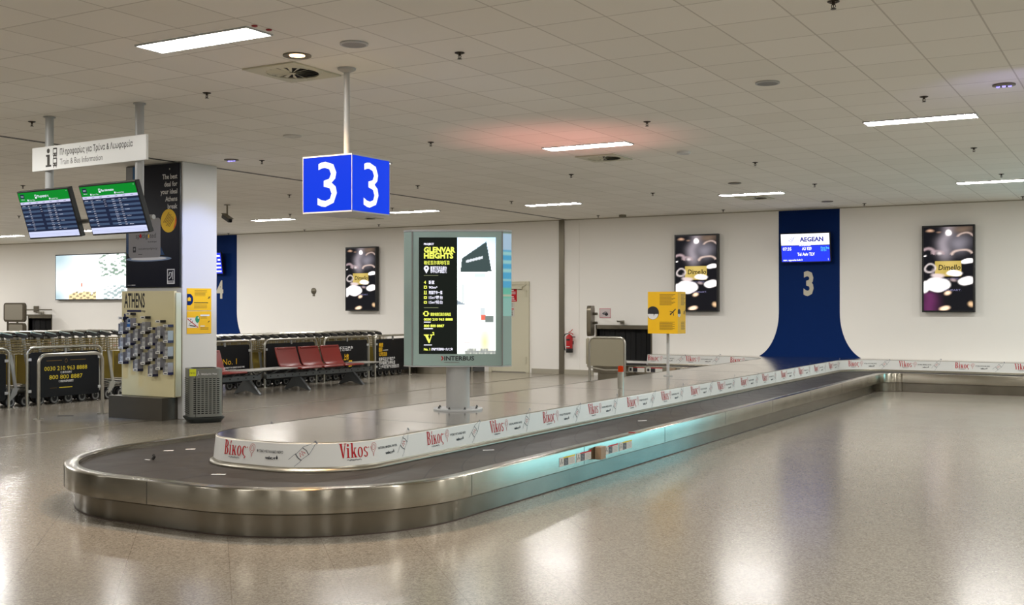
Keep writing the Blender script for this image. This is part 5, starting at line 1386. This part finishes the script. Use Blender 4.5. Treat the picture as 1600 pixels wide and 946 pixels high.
# warm downlight
t = thing('downlight', 'round warm glowing recessed downlight near the largest ceiling panel', 'ceiling light', (-6.01, 6.94, CEIL))
m = MB(); m.lathe([(.115, -.001), (.115, -.010), (.105, -.013), (.065, -.004)], 32, 0, T(-6.01, 6.94, CEIL), cap=False); m.build('trim_ring', 'trim_metal', t)
m = MB(); m.lathe([(0, -.006), (.062, -.006)], 28, 0, T(-6.01, 6.94, CEIL), cap=False); m.build('lens', emis('warm_glow', (255, 190, 120), 22), t)
spot_lamp('downlight_lamp', (-6.01, 6.94, CEIL - .03), (-6.01, 6.94, 0), 300, (1, .62, .30), 105, .9, .05)

def disc_fit(name, x, y, lab, r=.11, cat='ceiling speaker', ring='lightgrey', face='printlight', h=.012, group=None):
    t = thing(name, lab, cat, (x, y, CEIL), 0, group)
    m = MB(); m.lathe([(r, -.001), (r, -h), (r * .86, -h - .003), (r * .84, -h)], 32, 0, T(x, y, CEIL), cap=False); m.build('ring', ring, t)
    m = MB(); m.lathe([(0, -h), (r * .85, -h)], 28, 0, T(x, y, CEIL), cap=False); m.build('grille', face, t)
disc_fit('ceiling_speaker', -5.36, 6.85, 'round ceiling speaker just right of the warm downlight', face='grey')
disc_fit('ceiling_speaker', -8.89, 10.18, 'round ceiling speaker left of the cube sign pole', face='offwhite', ring='offwhite')
disc_fit('ceiling_speaker', -3.04, 9.92, 'round ceiling speaker in the upper right ceiling', face='grey')
disc_fit('smoke_detector', -5.35, 13.80, 'white round detector right of the square air diffuser', r=.09, cat='detector', ring='whiteprint', face='lightgrey', h=.03)
disc_fit('ceiling_speaker', -5.98, 17.71, 'dark round ceiling speaker above the panel left of the blue column', face='darkgrey', ring='trim_metal')
disc_fit('ceiling_speaker', -5.47, 21.69, 'thin round ceiling disc right above the blue column', face='trim_metal', ring='trim_metal')
disc_fit('smoke_detector', -10.21, 22.62, 'small detector on the ceiling near the far wall', r=.08, cat='detector', ring='trim_metal', face='darkgrey', h=.05)
for x, y, lab in ((-5.64, 6.05, 'red indicator disc beside the largest ceiling panel, farther from the downlight'), (-5.63, 6.19, 'red indicator disc beside the largest ceiling panel, nearer the downlight')):
    t = thing('indicator_disc', lab, 'indicator', (x, y, CEIL), 0, 'red discs by the ceiling panel')
    m = MB(); m.lathe([(.022, -.001), (.022, -.008), (.012, -.012), (0, -.012)], 16, 0, T(x, y, CEIL)); m.build('disc', mat('disc_red', (150, 20, 16), .4), t)
for x, y, lab in ((-1.19, 11.09, 'violet tinted spotlight fitting on the ceiling near the right edge'), (-11.07, 11.42, 'small blue lit spotlight fitting on the ceiling right of the pillar')):
    t = thing('ceiling_spotlight', lab, 'spotlight', (x, y, CEIL), 0)
    m = MB(); m.lathe([(.10, -.001), (.10, -.012), (.05, -.02), (.045, -.01)], 24, 0, T(x, y, CEIL), cap=False); m.build('trim_ring', 'trim_metal', t)
    for k in range(3):
        m = MB(); m.lathe([(0, -.03), (.016, -.026), (.018, -.012)], 10, 0, T(x - .05 + .05 * k, y, CEIL), cap=False); m.build('lens', emis('violet_lens', (150, 140, 255), 2.0), t)

# swirl air diffusers
def diffuser(x0, y0, sx, sy, lab):
    t = thing('air_diffuser', lab, 'air diffuser', (x0 + sx / 2, y0 + sy / 2, CEIL), 0, 'square swirl air diffusers')
    cx, cy = x0 + sx / 2, y0 + sy / 2; R_ = sx * .40; n = 32; zb = CEIL - .014
    m = MB(); vs = []; fs = []
    for k in range(n):
        a = 2 * PI * k / n; c, s_ = math.cos(a), math.sin(a); q = 1 / max(abs(c), abs(s_))
        vs += [(cx + R_ * c, cy + R_ * s_, zb), (cx + c * q * sx / 2, cy + s_ * q * sy / 2, zb), (cx + R_ * c, cy + R_ * s_, zb + .009), (cx + c * q * sx / 2, cy + s_ * q * sy / 2, CEIL - .001)]
    for k in range(n):
        a, b = 4 * k, 4 * ((k + 1) % n); fs += [(a, b, b + 1, a + 1)[::-1], (a, a + 2, b + 2, b), (a + 1, b + 1, b + 3, a + 3)]
    m.add(vs, fs); m.build('face_plate', mat('diffuser_cream', (196, 194, 172), .45), t, smooth=0)
    m = MB(); m.lathe([(0, 0), (R_, 0)], 28, 0, T(cx, cy, CEIL - .002), cap=False); m.build('duct', 'matblack', t)
    m = MB()
    for k in range(16):
        a = 2 * PI * k / 16; w = .04
        p0 = Vector((cx + .03 * math.cos(a), cy + .03 * math.sin(a), 0)); p1 = Vector((cx + R_ * .98 * math.cos(a + .12), cy + R_ * .98 * math.sin(a + .12), 0))
        tn = Vector((-math.sin(a), math.cos(a), 0))
        m.add([(p0.x, p0.y, zb + .001), (p1.x, p1.y, zb + .001), (p1.x + tn.x * w, p1.y + tn.y * w, zb + .0105), (p0.x + tn.x * .008, p0.y + tn.y * .008, zb + .0105)], [(0, 1, 2, 3)], 0)
    m.lathe([(.03, -.004), (.03, .0), (0, .0)], 14, 0, T(cx, cy, zb)); m.build('vane', 'diffuser_cream', t, smooth=0)
diffuser(-6.756, 7.097, .57, .63, 'square swirl air diffuser left of the cube sign pole')
diffuser(-6.80, 13.50, .57, .63, 'square swirl air diffuser just below the middle ceiling panel')
diffuser(-6.756, 20.0, .57, .63, 'square swirl air diffuser left of the blue column top')
diffuser(-16.0, 20.2, .57, .63, 'square swirl air diffuser just below the cube sign')

# sprinklers
SPR = [(-4.82, 7.52, 'right of the cube sign pole, the nearest one'), (-4.83, 11.35, 'in the pink lit ceiling above the middle panel'), (-1.93, 11.34, 'above the larger right hand ceiling panel'),
       (-2.0, 15.32, 'between the two right hand ceiling panels'), (-7.81, 7.73, 'between the sign poles and the cube sign'), (-1.85, 7.5, 'at the very top edge of the picture'),
       (-10.69, 7.97, 'left of the two sign poles'), (-7.75, 11.43, 'on the ceiling above and right of the cube sign'), (-10.72, 15.42, 'right of the cube sign at half its height'),
       (-10.76, 18.64, 'just left of the panel over the far joint strip'), (-7.77, 15.30, 'between the two middle ceiling panels'), (-10.75, 22.5, 'close to the wall over the fire extinguisher'),
       (-4.87, 15.31, 'right of the white round detector'), (-7.78, 18.54, 'left of the panel beside the blue column'), (-7.84, 22.48, 'close to the wall over the coffee screen behind the box sign'),
       (-4.88, 18.52, 'right of the panel beside the blue column'), (-2.03, 18.56, 'just above the panel cut by the right edge'), (-4.95, 22.5, 'close to the wall right of the blue column'),
       (-2.1, 22.53, 'close to the wall at the right edge of the picture'), (-13.63, 15.53, 'just left of the cube sign'), (-16.47, 18.79, 'left of the bottom edge of the cube sign'),
       (-13.61, 18.66, 'under the cube sign beside the far ceiling panel'), (-16.47, 12.11, 'above the left departure monitor'), (-22.06, 16.12, 'at the left edge beside the left monitor'),
       (-10.75, 11.68, 'right of the top of the white pillar'), (-22.22, 22.81, 'close to the wall over the column with numeral 4'), (-19.46, 22.77, 'close to the wall between pillar and far coffee screen'),
       (-16.65, 22.27, 'close to the wall over the far coffee screen')]
m = MB()
ringp = [(.040, -.001), (.040, -.006), (.030, -.010), (.018, -.004)]
m.lathe(ringp, 20, 0, T(0, 0, 0), cap=False)
m.lathe([(.011, -.001), (.011, -.022), (.008, -.026)], 12, 0)
for s in (-1, 1): m.tube([(s * .009, 0, -.02), (s * .014, 0, -.036), (s * .004, 0, -.050)], .0028, 6)
m.lathe([(.003, -.024), (.003, -.05)], 8, 0)
m.lathe([(.0, -.048), (.019, -.050), (.019, -.053), (0, -.054)], 14, 0)
sp0 = None
for x, y, lab in SPR:
    if sp0 is None:
        m.v = [p + Vector((x, y, CEIL)) for p in m.v]
        sp0 = m.build('sprinkler', mat('sprinkler_bronze', (62, 54, 46), .4, .6), loc=(x, y, CEIL))
        tag(sp0, 'dark ceiling sprinkler ' + lab, 'sprinkler', 'ceiling sprinklers')
    else: dup(sp0, (x, y, CEIL), 'dark ceiling sprinkler ' + lab)

# surveillance camera
t = thing('security_camera', 'small dark security camera hanging from the ceiling right of the pillar', 'camera', (-16.04, 16.43, CEIL))
m = MB(); m.cyl((-16.04, 16.43), .06, CEIL - .012, CEIL - .001, 16); m.tube([(-16.04, 16.43, CEIL - .01), (-16.04, 16.43, CEIL - .20), (-16.02, 16.40, CEIL - .24)], .016, 8); m.build('bracket', 'trim_metal', t)
m = MB(); m.box((0, 0, 0), (.30, .09, .08), 0, T(-16.0, 16.38, CEIL - .28) @ RZ(-.3) @ RY(.38)); m.build('housing', 'darkgrey', t, smooth=0, bevel=.015)
m = MB(); m.box((.0, 0, .05), (.34, .11, .012), 0, T(-16.0, 16.38, CEIL - .28) @ RZ(-.3) @ RY(.38)); m.build('sun_shield', 'trim_metal', t, smooth=0, bevel=.004)
m = MB(); m.lathe([(.03, 0), (.03, .02), (0, .021)], 14, 0, T(-16.0, 16.38, CEIL - .28) @ RZ(-.3) @ RY(.38) @ T(.15, 0, 0) @ RY(PI / 2)); m.build('lens', 'matblack', t)

# ================================================================== small litter on the belt and floor
for x, y, a, w, lab in [(-7.52, 6.99, .5, .085, 'small white tag on the belt by the left bend, left of a pair'), (-7.43, 7.16, .5, .085, 'small white tag on the belt by the left bend, right of a pair'),
                        (-6.13, 6.19, .4, .11, 'white paper tag on the belt at the front bend'), (-5.10, 8.43, .7, .10, 'white paper tag on the belt before the totem'), (-4.93, 11.45, .8, .10, 'white paper tag on the belt beyond the safety stickers')]:
    m = MB(); m.add([(-w / 2, -.014, 0), (w / 2, -.014, 0.001), (w / 2, .014, .003), (-w / 2, .014, .001), (-w / 2, -.014, .0015), (w / 2, -.014, .0025), (w / 2, .014, .0045), (-w / 2, .014, .0025)], [(3, 2, 1, 0), (4, 5, 6, 7), (0, 1, 5, 4), (1, 2, 6, 5), (2, 3, 7, 6), (3, 0, 4, 7)], 0, T(x, y, .3095) @ RZ(a))
    tag(m.build('paper_tag', 'whiteprint', loc=(x, y, .3095), smooth=0), lab, 'tag', 'paper tags on the belt')
t = thing('plastic_clip', 'small black clip with a white tip on the belt at the left bend', 'clip', (-7.2, 6.5, .309))
m = MB(); m.tube([(-7.19, 6.51, .312), (-7.18, 6.52, .335), (-7.2, 6.53, .345)], .012, 8); m.build('body', 'matblack', t)
m = MB(); m.bx(-7.25, -7.2, 6.48, 6.495, .3095, .314); m.build('tip', 'whiteprint', t, smooth=0)
m = MB(); m.bx(-.11, .11, -.012, .012, 0, .006, 0, T(-13.62, 10.72, .0015) @ RZ(.75)); tag(m.build('floor_strip', 'softblack', loc=(-13.62, 10.72, 0), smooth=0), 'short dark strip lying on the floor inside the bare hoop rail', 'strip')
m = MB(); m.bx(-.035, .035, -.012, .012, 0, .004, 0, T(-4.44, 10.06, .3435)); tag(m.build('rim_mark', 'red', loc=(-4.44, 10.06, .3435), smooth=0), 'small red mark on the rim above the safety stickers', 'marker')  # thin flat red patch on top of the rim
